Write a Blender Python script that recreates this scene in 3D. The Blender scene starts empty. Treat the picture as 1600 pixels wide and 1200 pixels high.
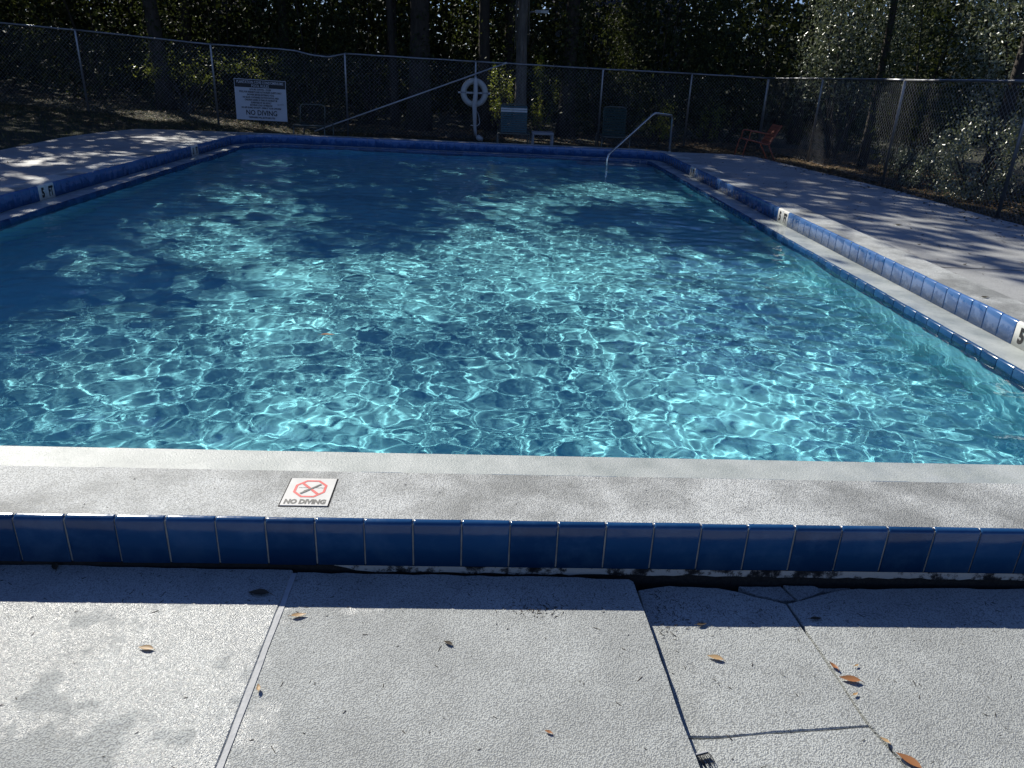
import bpy, bmesh, math, random
import numpy as np
from mathutils import Matrix, Vector
# ------------------------------------------------------------------ camera, sky, sun, exposure
SC = bpy.context.scene
COL = SC.collection
RM = np.array([[0.99879965, 0.0231995, 0.0431398], [-0.03078003, -0.38784361, 0.92121112], [0.03810313, -0.92143319, -0.38666398]])
CAMH = 1.54
cam = bpy.data.objects.new('camera', bpy.data.cameras.new('camera')); COL.objects.link(cam); SC.camera = cam
cam.data.sensor_width = 36; cam.data.lens = 36 * 1167 / 1600; cam.data.clip_end = 600; cam.data.clip_start = .05
_x, _y, _z = RM[:, 0], -RM[:, 1], -RM[:, 2]
cam.matrix_world = Matrix(((_x[0], _y[0], _z[0], 0), (_x[1], _y[1], _z[1], 0), (_x[2], _y[2], _z[2], CAMH), (0, 0, 0, 1)))
SUN_EL, SUN_AZ = math.radians(38), math.radians(-36)
world = bpy.data.worlds.new("World"); SC.world = world; world.use_nodes = True
_sk = world.node_tree.nodes.new('ShaderNodeTexSky'); _sk.sky_type = 'NISHITA'; _sk.sun_disc = False
_sk.sun_elevation = SUN_EL; _sk.sun_rotation = SUN_AZ; _sk.air_density = 1.0; _sk.dust_density = .1; _sk.ozone_density = 4.0
_bg = world.node_tree.nodes['Background']; _bg.inputs[1].default_value = .056
_tn = world.node_tree.nodes.new('ShaderNodeMix'); _tn.data_type = 'RGBA'; _tn.blend_type = 'MULTIPLY'; _tn.inputs[0].default_value = 1; _tn.inputs[7].default_value = (.90, .97, 1.34, 1)
world.node_tree.links.new(_sk.outputs[0], _tn.inputs[6]); world.node_tree.links.new(_tn.outputs[2], _bg.inputs[0])
SUND = Vector((math.sin(SUN_AZ) * math.cos(SUN_EL), math.cos(SUN_AZ) * math.cos(SUN_EL), math.sin(SUN_EL)))
sl = bpy.data.lights.new('sun', 'SUN'); sl.energy = 5.0; sl.angle = math.radians(.53); sl.color = (1, .955, .86)
so = bpy.data.objects.new('sun', sl); COL.objects.link(so); so.rotation_euler = SUND.to_track_quat('Z', 'Y').to_euler()
sl.cycles.is_caustics_light = True
SC.view_settings.view_transform = 'Standard'; SC.view_settings.look = 'None'; SC.view_settings.gamma = 1
SC.view_settings.exposure = 0.42
SC.view_settings.use_curve_mapping = False
SC.cycles.caustics_refractive = True; SC.cycles.caustics_reflective = False
SC.cycles.max_bounces = 8; SC.cycles.diffuse_bounces = 3; SC.cycles.transmission_bounces = 6; SC.cycles.glossy_bounces = 3
SC.cycles.sample_clamp_indirect = 4
SC.cycles.use_denoising = True
rnd = random.Random(7); R = np.random.default_rng(11)

# ------------------------------------------------------------------ helpers
def tag(o, label=None, cat=None, group=None, kind=None):
    if label: o['label'] = label
    if cat: o['category'] = cat
    if group: o['group'] = group
    if kind: o['kind'] = kind
    return o
def empty(name, loc=(0, 0, 0), rz=0, **k):
    o = bpy.data.objects.new(name, None); COL.objects.link(o); o.location = loc; o.rotation_euler.z = rz
    o.empty_display_size = .1
    return tag(o, **k)
def link(name, me, parent=None, **k):
    o = bpy.data.objects.new(name, me); COL.objects.link(o)
    if parent: o.parent = parent
    return tag(o, **k)
def copy_tree(o, parent=None):
    c = o.copy(); COL.objects.link(c); c.parent = parent
    for ch in list(o.children): copy_tree(ch, c)
    return c
def at(px, py, z=0.):
    "point of the photograph (1600x1200) on the level z"
    r = RM @ np.array([px - 800, py - 600, 1167.]); t = (z - CAMH) / r[2]
    return Vector((r[0] * t, r[1] * t, z))
def atY(px, py, Y):
    r = RM @ np.array([px - 800, py - 600, 1167.]); t = Y / r[1]
    return Vector((r[0] * t, Y, CAMH + r[2] * t))
def npmesh(name, co, quads, mat, smooth=False):
    me = bpy.data.meshes.new(name); co = np.asarray(co, np.float32); quads = np.asarray(quads, np.int32); k = quads.shape[1]
    me.vertices.add(len(co)); me.vertices.foreach_set('co', co.ravel())
    me.loops.add(quads.size); me.loops.foreach_set('vertex_index', quads.ravel())
    me.polygons.add(len(quads)); me.polygons.foreach_set('loop_start', np.arange(0, quads.size, k, dtype=np.int32))
    if smooth: me.polygons.foreach_set('use_smooth', np.ones(len(quads), bool))
    me.update(calc_edges=True); me.materials.append(mat); return me
class MB:
    def __init__(s): s.v = []; s.f = []; s.sm = []
    def quad(s, *p):
        n = len(s.v); s.v += [tuple(q) for q in p]; s.f.append(tuple(range(n, n + len(p)))); s.sm.append(False); return s
    def box(s, a, b):
        x0, y0, z0 = a; x1, y1, z1 = b; n = len(s.v)
        s.v += [(x0, y0, z0), (x1, y0, z0), (x1, y1, z0), (x0, y1, z0), (x0, y0, z1), (x1, y0, z1), (x1, y1, z1), (x0, y1, z1)]
        for q in ((0, 3, 2, 1), (4, 5, 6, 7), (0, 1, 5, 4), (1, 2, 6, 5), (2, 3, 7, 6), (3, 0, 4, 7)):
            s.f.append(tuple(n + i for i in q)); s.sm.append(False)
        return s
    def tube(s, pts, rad, n=8, cap=True):
        pts = [Vector(p) for p in pts]; m = len(pts)
        rr = rad if isinstance(rad, (list, tuple)) else [rad] * m
        base = len(s.v); prev = None
        for i, p in enumerate(pts):
            t = (pts[min(i + 1, m - 1)] - pts[max(i - 1, 0)])
            if t.length < 1e-9: t = Vector((0, 0, 1))
            t.normalize()
            if prev is None:
                a = Vector((0, 0, 1)) if abs(t.z) < .9 else Vector((1, 0, 0)); u = t.cross(a).normalized()
            else:
                u = (prev - t * prev.dot(t)).normalized()
            prev = u; w = t.cross(u)
            for k in range(n):
                an = 2 * math.pi * k / n
                s.v.append(tuple(p + (u * math.cos(an) + w * math.sin(an)) * rr[i]))
        for i in range(m - 1):
            for k in range(n):
                a = base + i * n + k; b = base + i * n + (k + 1) % n
                s.f.append((a, b, b + n, a + n)); s.sm.append(True)
        if cap:
            s.f.append(tuple(base + k for k in reversed(range(n)))); s.sm.append(False)
            s.f.append(tuple(base + (m - 1) * n + k for k in range(n))); s.sm.append(False)
        return s
    def prism(s, poly, z0, z1, bev=0.0):
        n = len(poly); b = len(s.v)
        c = Vector((sum(p[0] for p in poly) / n, sum(p[1] for p in poly) / n))
        rings = [(0, z0), (0, z1 - bev), (bev, z1)] if bev else [(0, z0), (0, z1)]
        for (d, z) in rings:
            for p in poly:
                q = Vector(p[:2]); e = (c - q); e = e.normalized() * d if d else Vector((0, 0))
                s.v.append((q.x + e.x, q.y + e.y, z))
        for r in range(len(rings) - 1):
            for k in range(n):
                a = b + r * n + k; a2 = b + r * n + (k + 1) % n
                s.f.append((a, a2, a2 + n, a + n)); s.sm.append(False)
        s.f.append(tuple(b + (len(rings) - 1) * n + k for k in range(n))); s.sm.append(False)
        return s
    def mesh(s, name, mat):
        me = bpy.data.meshes.new(name); me.from_pydata(s.v, [], s.f); me.materials.append(mat)
        me.polygons.foreach_set('use_smooth', np.array(s.sm, bool)); me.update(); return me
    def build(s, name, mat, parent=None, **k): return link(name, s.mesh(name, mat), parent, **k)
def arc_pts(pts, r=.05, n=5):
    "round the corners of a polyline"
    pts = [Vector(p) for p in pts]; out = [pts[0]]
    for i in range(1, len(pts) - 1):
        a, b, c = pts[i - 1], pts[i], pts[i + 1]
        d = min(r, (a - b).length * .45, (c - b).length * .45)
        p, q = b + (a - b).normalized() * d, b + (c - b).normalized() * d
        for k in range(n + 1):
            t = k / n; out.append(p * (1 - t) ** 2 + b * 2 * t * (1 - t) + q * t * t)
    out.append(pts[-1]); return out

# ------------------------------------------------------------------ materials
class NT:
    def __init__(s, name):
        s.m = bpy.data.materials.new(name); s.m.use_nodes = True; s.t = s.m.node_tree
        s.b = s.t.nodes['Principled BSDF']; s.o = s.t.nodes['Material Output']
    def n(s, typ, **k):
        nd = s.t.nodes.new('ShaderNode' + typ)
        for a, b in k.items(): setattr(nd, a, b)
        return nd
    def l(s, a, b): s.t.links.new(a, b)
    def set(s, nd, **k):
        for a, b in k.items(): nd.inputs[a.replace('_', ' ')].default_value = b
        return nd
    def coord(s): return s.n('TexCoord').outputs['Object']
    def noise(s, scale, detail=4, rough=.55, vec=None, dist=0):
        nd = s.n('TexNoise'); nd.inputs['Scale'].default_value = scale; nd.inputs['Detail'].default_value = detail
        nd.inputs['Roughness'].default_value = rough; nd.inputs['Distortion'].default_value = dist
        s.l(vec if vec is not None else s.geo(), nd.inputs['Vector']); return nd.outputs['Fac']
    def geo(s):
        if not hasattr(s, '_g'): s._g = s.n('NewGeometry').outputs['Position']
        return s._g
    def ramp(s, fac, stops):
        r = s.n('ValToRGB'); s.l(fac, r.inputs[0]); e = r.color_ramp.elements
        while len(e) < len(stops): e.new(.5)
        for i, (p, c) in enumerate(stops):
            e[i].position = p; e[i].color = (*c, 1) if isinstance(c, (tuple, list)) else (c, c, c, 1)
        return r.outputs[0]
    def mix(s, fac, a, b, blend='MIX'):
        m = s.n('Mix', data_type='RGBA', blend_type=blend)
        for i, v in ((0, fac), (6, a), (7, b)):
            if hasattr(v, 'links') or hasattr(v, 'is_linked'): s.l(v, m.inputs[i])
            else: m.inputs[i].default_value = v if i == 0 else (*v, 1)
        return m.outputs[2]
    def math(s, op, a, b=0., c=None):
        m = s.n('Math', operation=op)
        for i, v in enumerate((a, b) if c is None else (a, b, c)):
            if hasattr(v, 'is_linked'): s.l(v, m.inputs[i])
            else: m.inputs[i].default_value = v
        return m.outputs[0]
    def bump(s, h, strength=1., dist=.001, normal=None):
        b = s.n('Bump'); b.inputs['Strength'].default_value = strength; b.inputs['Distance'].default_value = dist
        s.l(h, b.inputs['Height'])
        if normal is not None: s.l(normal, b.inputs['Normal'])
        return b.outputs[0]
def simple(name, col, rough=.5, metal=0, var=.15, vs=8, bumpd=0, bs=60, coat=0):
    t = NT(name); n = t.noise(vs, 5, .6)
    c = t.ramp(n, [(.3, tuple(x * (1 - var) for x in col)), (.7, tuple(min(1, x * (1 + var)) for x in col))])
    t.l(c, t.b.inputs['Base Color']); t.b.inputs['Roughness'].default_value = rough; t.b.inputs['Metallic'].default_value = metal
    t.b.inputs['Coat Weight'].default_value = coat
    if bumpd: t.l(t.bump(t.noise(bs, 3), 1, bumpd), t.b.inputs['Normal'])
    return t.m

def deck_mat(name, base, dark, bs=1., wet=False, blot=.5, gloss=False, shade=1.0):
    t = NT(name)
    big = t.noise(1.7, 5, .62); mid = t.noise(9, 6, .65); fine = t.noise(260, 2, .5)
    c = t.mix(t.ramp(mid, [(.32, 0.), (.66, 1.)]), tuple(b * .86 for b in base), base)
    c = t.mix(t.ramp(big, [(.42, 1.), (.56, 0.)]), c, t.mix(.5 * blot, c, dark))
    # darker colour in the low pores of the knock-down coat
    vor = t.n('TexVoronoi'); vor.feature = 'SMOOTH_F1'; vor.inputs['Scale'].default_value = 215; vor.inputs['Smoothness'].default_value = .6
    warp = t.n('VectorMath', operation='ADD'); t.l(t.geo(), warp.inputs[0])
    wn = t.n('TexNoise'); wn.inputs['Scale'].default_value = 45; t.l(t.geo(), wn.inputs['Vector'])
    sc = t.n('VectorMath', operation='SCALE'); t.l(wn.outputs['Color'], sc.inputs[0]); sc.inputs['Scale'].default_value = .012
    t.l(sc.outputs[0], warp.inputs[1]); t.l(warp.outputs[0], vor.inputs['Vector'])
    pn = t.noise(330, 3, .6)
    h = t.math('ADD', t.math('MULTIPLY', t.ramp(vor.outputs['Distance'], [(.18, 1.), (.62, 0.)]), .55), t.math('MULTIPLY', pn, .9))
    pore = t.ramp(h, [(.42, 1.), (.62, 0.)])
    c = t.mix(t.math('MULTIPLY', pore, .75), c, dark)
    specks = t.ramp(t.noise(420, 1, .5), [(.70, 0.), (.76, 1.)])
    c = t.mix(t.math('MULTIPLY', specks, .5), c, (.05, .045, .04))
    t.l(c, t.b.inputs['Base Color'])
    h2 = t.math('ADD', h, t.math('MULTIPLY', t.noise(34, 4), .8))
    t.l(t.bump(h2, 1, .0022 * bs), t.b.inputs['Normal'])
    if gloss:
        pos = t.n('SeparateXYZ'); t.l(t.geo(), pos.inputs[0])
        g = t.math('ADD', t.noise(2.1, 6, .62), t.math('MULTIPLY', t.math('ADD', pos.outputs[0], .75), -.16))
        gm = t.ramp(g, [(.50, 0.), (.53, 1.)])
        t.l(t.math('SUBTRACT', .62, t.math('MULTIPLY', gm, .32)), t.b.inputs['Roughness'])
        t.l(t.math('ADD', .35, t.math('MULTIPLY', gm, .6)), t.b.inputs['Specular IOR Level'])
    else:
        t.b.inputs['Roughness'].default_value = .58; t.b.inputs['Specular IOR Level'].default_value = .4
    return t.m
M = {}
M['deck'] = deck_mat('deck_coat', (.45, .47, .45), (.13, .135, .13), gloss=True, blot=.5)
M['deck_side'] = deck_mat('side_deck_coat', (.43, .44, .43), (.19, .19, .19), bs=.7, blot=.8)
M['coping'] = deck_mat('coping_coat', (.60, .62, .60), (.11, .115, .11), blot=1.25)
def tile_mat():
    t = NT('blue_glazed_tile'); oi = t.n('ObjectInfo')
    n = t.noise(30, 5, .7)
    c = t.mix(oi.outputs['Random'], (.006, .040, .115), (.015, .075, .195))
    c = t.mix(t.ramp(t.noise(7, 4, .7), [(.48, 0.), (.70, .45)]), c, (.05, .12, .24))
    c = t.mix(t.ramp(n, [(.70, 0.), (.80, .5)]), c, (.15, .2, .32))
    t.l(c, t.b.inputs['Base Color']); t.l(t.ramp(n, [(.3, .12), (.8, .3)]), t.b.inputs['Roughness'])
    t.l(t.bump(t.noise(16, 3), .6, .002), t.b.inputs['Normal'])
    return t.m
M['tile'] = tile_mat()
def tile_in_mat():
    t = NT('sunlit_hazed_tile'); oi = t.n('ObjectInfo')  # lighter copy of the blue glaze: sunlight put into its colour, plus mineral haze
    c = t.mix(oi.outputs['Random'], (.016, .075, .22), (.024, .10, .28))
    sp = t.n('SeparateXYZ'); t.l(t.geo(), sp.inputs[0])
    hz = t.math('ADD', t.noise(11, 4, .6), t.math('MULTIPLY', t.math('SUBTRACT', sp.outputs[2], .12), 2.2))
    c = t.mix(t.ramp(hz, [(.47, 0.), (.53, .5)]), c, (.13, .23, .45))
    t.l(c, t.b.inputs['Base Color']); t.b.inputs['Roughness'].default_value = .15
    t.l(t.bump(t.noise(16, 3), .6, .002), t.b.inputs['Normal']); return t.m
M['tile_in'] = tile_in_mat()
M['white_tile'] = simple('white_glazed_tile', (.72, .71, .66), .25, var=.06, vs=20)
M['grout'] = simple('grout', (.40, .39, .34), .85, var=.3, vs=25, bumpd=.0005)
M['grout_dark'] = simple('wet_grout', (.16, .20, .28), .7, var=.3, vs=25)
M['black'] = simple('black_paint', (.012, .012, .014), .5)
M['red'] = simple('red_paint', (.62, .08, .07), .5, var=.25, vs=60)
M['grey_ink'] = simple('worn_black_ink', (.09, .09, .085), .6, var=.5, vs=120)
def mold_mat():
    t = NT('mouldy_cement'); n = t.noise(11, 8, .75)
    t.l(t.ramp(n, [(.40, (.004, .004, .004)), (.45, (.05, .045, .04)), (.51, (.42, .40, .35))]), t.b.inputs['Base Color'])
    t.b.inputs['Roughness'].default_value = .9; t.l(t.bump(t.noise(90, 4), 1, .003), t.b.inputs['Normal']); return t.m
M['mold'] = mold_mat()
M['dirt_and_gap'] = simple('dirt_and_gap_shade', (.018, .015, .012), .95, var=.5, vs=60, bumpd=.004)  # soil and cracks; also paints the shade in the gap under the tiles
def ledge_mat():
    t = NT('wet_plaster_ledge'); n = t.noise(5, 6, .6)
    c = t.ramp(n, [(.35, (.33, .365, .35)), (.65, (.47, .50, .48))])
    c = t.mix(t.ramp(t.noise(330, 1), [(.60, 0.), (.70, .75)]), c, (.12, .13, .13))
    t.l(c, t.b.inputs['Base Color']); t.b.inputs['Roughness'].default_value = .45
    t.l(t.ramp(t.noise(3.2, 5, .65), [(.44, .04), (.56, .85)]), t.b.inputs['Coat Weight']); t.b.inputs['Coat Roughness'].default_value = .04; t.b.inputs['Coat IOR'].default_value = 1.33
    t.l(t.bump(t.noise(70, 3), .5, .0005), t.b.inputs['Coat Normal']); t.l(t.bump(t.noise(140, 4, .7), 1, .0028), t.b.inputs['Normal'])
    return t.m
M['ledge'] = ledge_mat()
def plaster():
    t = NT('pool_plaster'); n = t.noise(1.3, 5, .6)
    t.l(t.ramp(n, [(.3, (.25, .74, .84)), (.7, (.31, .82, .89))]), t.b.inputs['Base Color']); t.b.inputs['Roughness'].default_value = .8
    return t.m
M['plaster'] = plaster()
def water_mat():
    t = NT('pool_water'); t.t.nodes.remove(t.b)
    g = t.n('BsdfGlass'); g.inputs['IOR'].default_value = 1.333; g.inputs['Roughness'].default_value = .02
    g.inputs['Color'].default_value = (.93, .985, 1, 1)
    t.l(g.outputs[0], t.o.inputs[0]); return t.m
M['water'] = water_mat()
M['galv'] = simple('galvanised_steel', (.30, .31, .33), .42, .75, var=.2, vs=12)
M['wire'] = simple('chain_wire', (.33, .34, .36), .45, .6, var=.2, vs=5)
M['stainless'] = simple('stainless_steel', (.62, .60, .55), .22, 1, var=.08)
M['white_plastic'] = simple('white_plastic', (.46, .46, .44), .5, var=.1, vs=15)
M['rope'] = simple('pale_rope', (.5, .5, .5), .9, var=.2, vs=80)
M['sign_white'] = simple('sign_white', (.52, .53, .56), .4, var=.05, vs=5)
M['dark_frame'] = simple('dark_metal_frame', (.13, .14, .12), .5, .4)
M['dark_sling'] = simple('dark_green_sling', (.012, .035, .03), .7)
M['green_strap'] = simple('teal_vinyl_strap', (.012, .06, .07), .45, var=.2)
M['white_strap'] = simple('white_vinyl_strap', (.55, .55, .52), .5)
M['grey_frame'] = simple('grey_table_frame', (.25, .26, .28), .5)
M['rust_red'] = simple('faded_red_paint', (.42, .12, .065), .5, var=.3, vs=30)
M['pole'] = simple('aluminium_pole', (.55, .56, .58), .35, .6)
M['caulk'] = simple('joint_sealant', (.40, .41, .41), .7, var=.1, vs=30, bumpd=.002)
def bark(name, col):
    t = NT(name); tc = t.n('Mapping'); tc.inputs['Scale'].default_value = (1, 1, .22); t.l(t.geo(), tc.inputs[0])
    n = t.noise(14, 8, .7, vec=tc.outputs[0])
    t.l(t.ramp(n, [(.3, tuple(c * .45 for c in col)), (.7, tuple(c * 1.35 for c in col))]), t.b.inputs['Base Color'])
    t.b.inputs['Roughness'].default_value = .9; t.l(t.bump(n, 1, .03), t.b.inputs['Normal']); return t.m
M['bark'] = bark('dark_bark', (.055, .045, .035)); M['pale_bark'] = bark('pale_bark', (.17, .15, .125))
def leaf_mat(name, a, b, c=None, rough=.32, spec=.6, tr=.35):
    t = NT(name); g = t.n('NewGeometry'); r = g.outputs['Random Per Island']
    col = t.ramp(r, [(0, a), (.75, b), (.97, c or b)])
    t.l(col, t.b.inputs['Base Color']); t.b.inputs['Roughness'].default_value = rough; t.b.inputs['Specular IOR Level'].default_value = spec
    tl = t.n('BsdfTranslucent'); t.l(t.mix(.5, col, (.16, .20, .035)), tl.inputs[0])
    mx = t.n('MixShader'); mx.inputs[0].default_value = tr; t.l(t.b.outputs[0], mx.inputs[1]); t.l(tl.outputs[0], mx.inputs[2]); t.l(mx.outputs[0], t.o.inputs[0])
    return t.m
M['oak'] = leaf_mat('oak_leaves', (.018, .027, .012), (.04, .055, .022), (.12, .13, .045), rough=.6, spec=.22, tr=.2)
M['glossy'] = leaf_mat('glossy_sunlit_leaves', (.10, .12, .075), (.22, .25, .16), (.34, .36, .26), rough=.34, spec=1., tr=.2)  # pale base colour also carries the sun sheen on these leaves
M['yellow'] = leaf_mat('sun_yellow_leaves', (.10, .13, .015), (.22, .25, .03), (.38, .36, .07), tr=.5)  # base colour yellowed to stand for sun shining through the leaves
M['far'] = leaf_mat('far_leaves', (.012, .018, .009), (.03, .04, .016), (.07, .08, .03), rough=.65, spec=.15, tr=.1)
M['litter'] = leaf_mat('dead_leaves', (.10, .055, .025), (.22, .14, .07), (.40, .30, .18), rough=.7, spec=.3, tr=.15)
M['tan_leaf'] = leaf_mat('tan_leaf', (.42, .26, .12), (.50, .34, .18), rough=.5, spec=.4, tr=.2)
M['brown_leaf'] = leaf_mat('brown_leaf', (.30, .12, .045), (.34, .15, .06), rough=.45, spec=.5, tr=.2)
M['dark_leaf'] = leaf_mat('dark_leaf', (.05, .04, .03), (.06, .045, .03), rough=.7, spec=.3, tr=.1)
M['twig'] = simple('twig', (.035, .026, .018), .9, var=.6, vs=50)
M['grass'] = leaf_mat('grass_blades', (.05, .065, .02), (.11, .12, .04), (.3, .25, .12), rough=.5, spec=.3)
def ground_mat():
    t = NT('lawn_soil'); n = t.noise(1.2, 8, .7); n2 = t.noise(35, 6, .7)
    c = t.ramp(n2, [(.3, (.014, .013, .010)), (.55, (.035, .034, .022)), (.75, (.09, .07, .045))])
    c = t.mix(t.ramp(n, [(.4, 0.), (.6, .6)]), c, (.045, .055, .018))
    t.l(c, t.b.inputs['Base Color']); t.b.inputs['Roughness'].default_value = .95; t.l(t.bump(n2, 1, .03), t.b.inputs['Normal']); return t.m
M['ground'] = ground_mat()
M['siding'] = simple('pale_siding', (.42, .42, .46), .7); M['roofing'] = simple('grey_shingle', (.10, .10, .11), .9); M['glass'] = simple('dark_window_glass', (.03, .035, .04), .08)

# ------------------------------------------------------------------ pool outline
def rrect(d, z=0, n=9):
    "inner tile line pushed outwards by d (negative: towards the water)"
    x0, x1, y0 = -4.80 - d, 3.40 + d, 2.365 - d
    if d < 0: y0 = 2.365 - d * (1.6 if d < -.05 else 1)
    yl, yr = 15.55 + d, 15.12 + d
    out = []
    for (cx_, cy_, sx, sy, r, a0) in ((x0, y0, 1, 1, .25, 180), (x1, y0, -1, 1, .25, 270), (x1, yr, -1, -1, .55, 0), (x0, yl, 1, -1, .75, 90)):
        r = max(.05, r + d * .9)
        for k in range(n):
            a = math.radians(a0 + 90 * k / (n - 1))
            out.append(Vector((cx_ + sx * r + math.cos(a) * r, cy_ + sy * r + math.sin(a) * r, z)))
    return out
def dense(poly, step=.3):
    out = []; m = len(poly)
    for i in range(m):
        a, b = poly[i], poly[(i + 1) % m]; k = max(1, int((b - a).length / step))
        for j in range(k): out.append(a.lerp(b, j / k))
    return out
def strip(mb, A, B, smooth=False):
    n = len(A)
    for i in range(n):
        mb.quad(A[i], A[(i + 1) % n], B[(i + 1) % n], B[i])
    return mb
ZC, ZL = .2, .045
# coping: a raised ring of coated concrete
mb = MB()
o_out, o_in = rrect(.335), rrect(.004)
def lv(p, z): return [Vector((q.x, q.y, z)) for q in p]
o_b = rrect(.322)
strip(mb, lv(o_in, ZC - .012), lv(rrect(.016), ZC)); strip(mb, lv(rrect(.016), ZC), lv(o_b, ZC)); strip(mb, lv(o_b, ZC), lv(rrect(.329), ZC - .012))
strip(mb, lv(rrect(.329), ZC - .012), lv(rrect(.329), -.5)); strip(mb, lv(o_in, -.1), lv(o_in, ZC - .012))
coping = link('pool_coping', mb.mesh('pool_coping', M['coping']), kind='structure')
mb = MB(); strip(mb, lv(rrect(.0015), -.02), lv(rrect(.0015), ZC - .014)); mb.build('grout_backing', M['grout_dark'], coping)
# grout behind the front face
MB().box((-5.0, 2.0335, .037), (3.6, 2.045, ZC - .006)).build('grout_backing', M['grout'], coping)
MB().box((-5.1, 2.034, -.055), (-.42, 2.05, .034)).build('footing_and_gap_shade', M['dirt_and_gap'], coping)  # dark strip painting the shade of the gap under the front tiles
_m = MB(); _xs = np.arange(-.46, 3.7, .035); _q = [min(.030, max(.001, (x + .46) * .3)) * rnd.uniform(.72, 1.0) for x in _xs]
for i in range(len(_xs) - 1): _m.quad((_xs[i], 2.029, .0345 - _q[i]), (_xs[i + 1], 2.029, .0345 - _q[i + 1]), (_xs[i + 1], 2.029, .0345), (_xs[i], 2.029, .0345)); _m.quad((_xs[i], 2.05, .0345 - _q[i]), (_xs[i + 1], 2.05, .0345 - _q[i + 1]), (_xs[i + 1], 2.029, .0345 - _q[i + 1]), (_xs[i], 2.029, .0345 - _q[i]))
_m.build('footing_and_gap_shade', M['mold'], coping)
MB().box((-.42, 2.034, -.07), (3.7, 2.05, .033)).build('footing_and_gap_shade', M['dirt_and_gap'], coping)  # dark box colouring in the shade of the crevice below the cement strip
# ledge (gutter shelf)
lin = -.262
mb = MB()
strip(mb, lv(rrect(-.0005), ZL), lv(rrect(lin), ZL)); strip(mb, lv(rrect(lin), -.16), lv(rrect(.003), -.17))
ledge = link('pool_ledge', mb.mesh('pool_ledge', M['ledge']), kind='structure')
mb = MB(); strip(mb, lv(rrect(lin), ZL - .001), lv(rrect(lin), -.16)); mb.build('grout_backing', M['grout_dark'], ledge)
# basin
def floorz(y): return -.80 + .008 * (y - 3)
wl = rrect(lin + .012); mb = MB()
strip(mb, lv(wl, -.02), [Vector((p.x, p.y, floorz(p.y))) for p in wl])
wall = link('pool_wall', mb.mesh('pool_wall', M['plaster']), kind='structure')
mb = MB(); mb.quad((-5, 2.5, floorz(2.5)), (3.6, 2.5, floorz(2.5)), (3.6, 15.8, floorz(15.8)), (-5, 15.8, floorz(15.8)))
floor = link('pool_floor', mb.mesh('pool_floor', M['plaster']), kind='structure')
# shelf steps under the handrail
steps = empty('pool_steps', kind='structure')
for k, (z, w) in enumerate(((-.16, .42), (-.34, .80), (-.52, 1.18))):
    x1, y1 = 3.12, 14.85
    poly = [(x1, y1), (x1 - 1.15 - w * .5, y1), (x1 - 1.15 - w * .5, y1 - w * .55), (x1 - 1.05 - w * .45, y1 - w * .9), (x1 - .2, y1 - w), (x1, y1 - w)]
    st = MB().prism(poly, -1.3, z, .015).build('step', M['ledge'] if k < 1 else M['plaster'], steps)
    st.cycles.is_caustics_receiver = True
wall.cycles.is_caustics_receiver = True; floor.cycles.is_caustics_receiver = True
# water: a really rippled surface
nx = 900
ys = [2.55]
while ys[-1] < 15.6: ys.append(ys[-1] + .0088 + .0017 * (ys[-1] - 2.55))
ys = np.array(ys); ny = len(ys)
X, Y = np.meshgrid(np.linspace(-4.68, 3.28, nx), ys)
Z = np.zeros_like(X)
WR = np.random.default_rng(5)
wx = X + .05 * np.sin(2.1 * Y + 1) + .03 * np.sin(5.3 * X + 2.2 * Y); wy = Y + .05 * np.sin(2.7 * X + 2) + .03 * np.sin(4.1 * Y - 3 * X)
for i in range(120):
    lam = .036 * (8.5 ** (WR.random() ** 1.35)) if i < 108 else WR.uniform(.5, 1.6); k = 2 * math.pi / lam
    th = WR.normal(1.3, 1.0) if i % 3 else WR.random() * 6.283
    A = (.0100 * lam * lam if i < 108 else .0021 * lam) * WR.uniform(.6, 1.1)
    Z += A * np.sin(k * (wx * math.cos(th) + wy * math.sin(th)) + WR.random() * 6.283)
gust = 1 + .35 * np.sin(.9 * X + 1.3 * Y + 1) * np.sin(1.4 * X - .7 * Y)
Z *= gust
idx = np.arange(nx * ny).reshape(ny, nx)
q = np.stack([idx[:-1, :-1], idx[:-1, 1:], idx[1:, 1:], idx[1:, :-1]], -1).reshape(-1, 4)
# trim the far corners, which lie beyond the rounded basin
inn = rrect(lin + .05); px_ = np.array([p.x for p in inn]); py_ = np.array([p.y for p in inn])
def inside(x, y, ax, ay):
    r = np.zeros(x.shape, bool); j = len(ax) - 1
    for i in range(len(ax)):
        c = ((ay[i] > y) != (ay[j] > y)) & (x < (ax[j] - ax[i]) * (y - ay[i]) / (ay[j] - ay[i] + 1e-12) + ax[i]); r ^= c; j = i
    return r
cxq = X.ravel()[q[:, 0]]; cyq = Y.ravel()[q[:, 0]]
q = q[inside(cxq, cyq, px_, py_)]
wme = npmesh('pool_water', np.stack([X, Y, Z], -1).reshape(-1, 3), q, M['water'], True)
water = link('pool_water', wme, kind='structure'); water.cycles.is_caustics_caster = True

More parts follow.
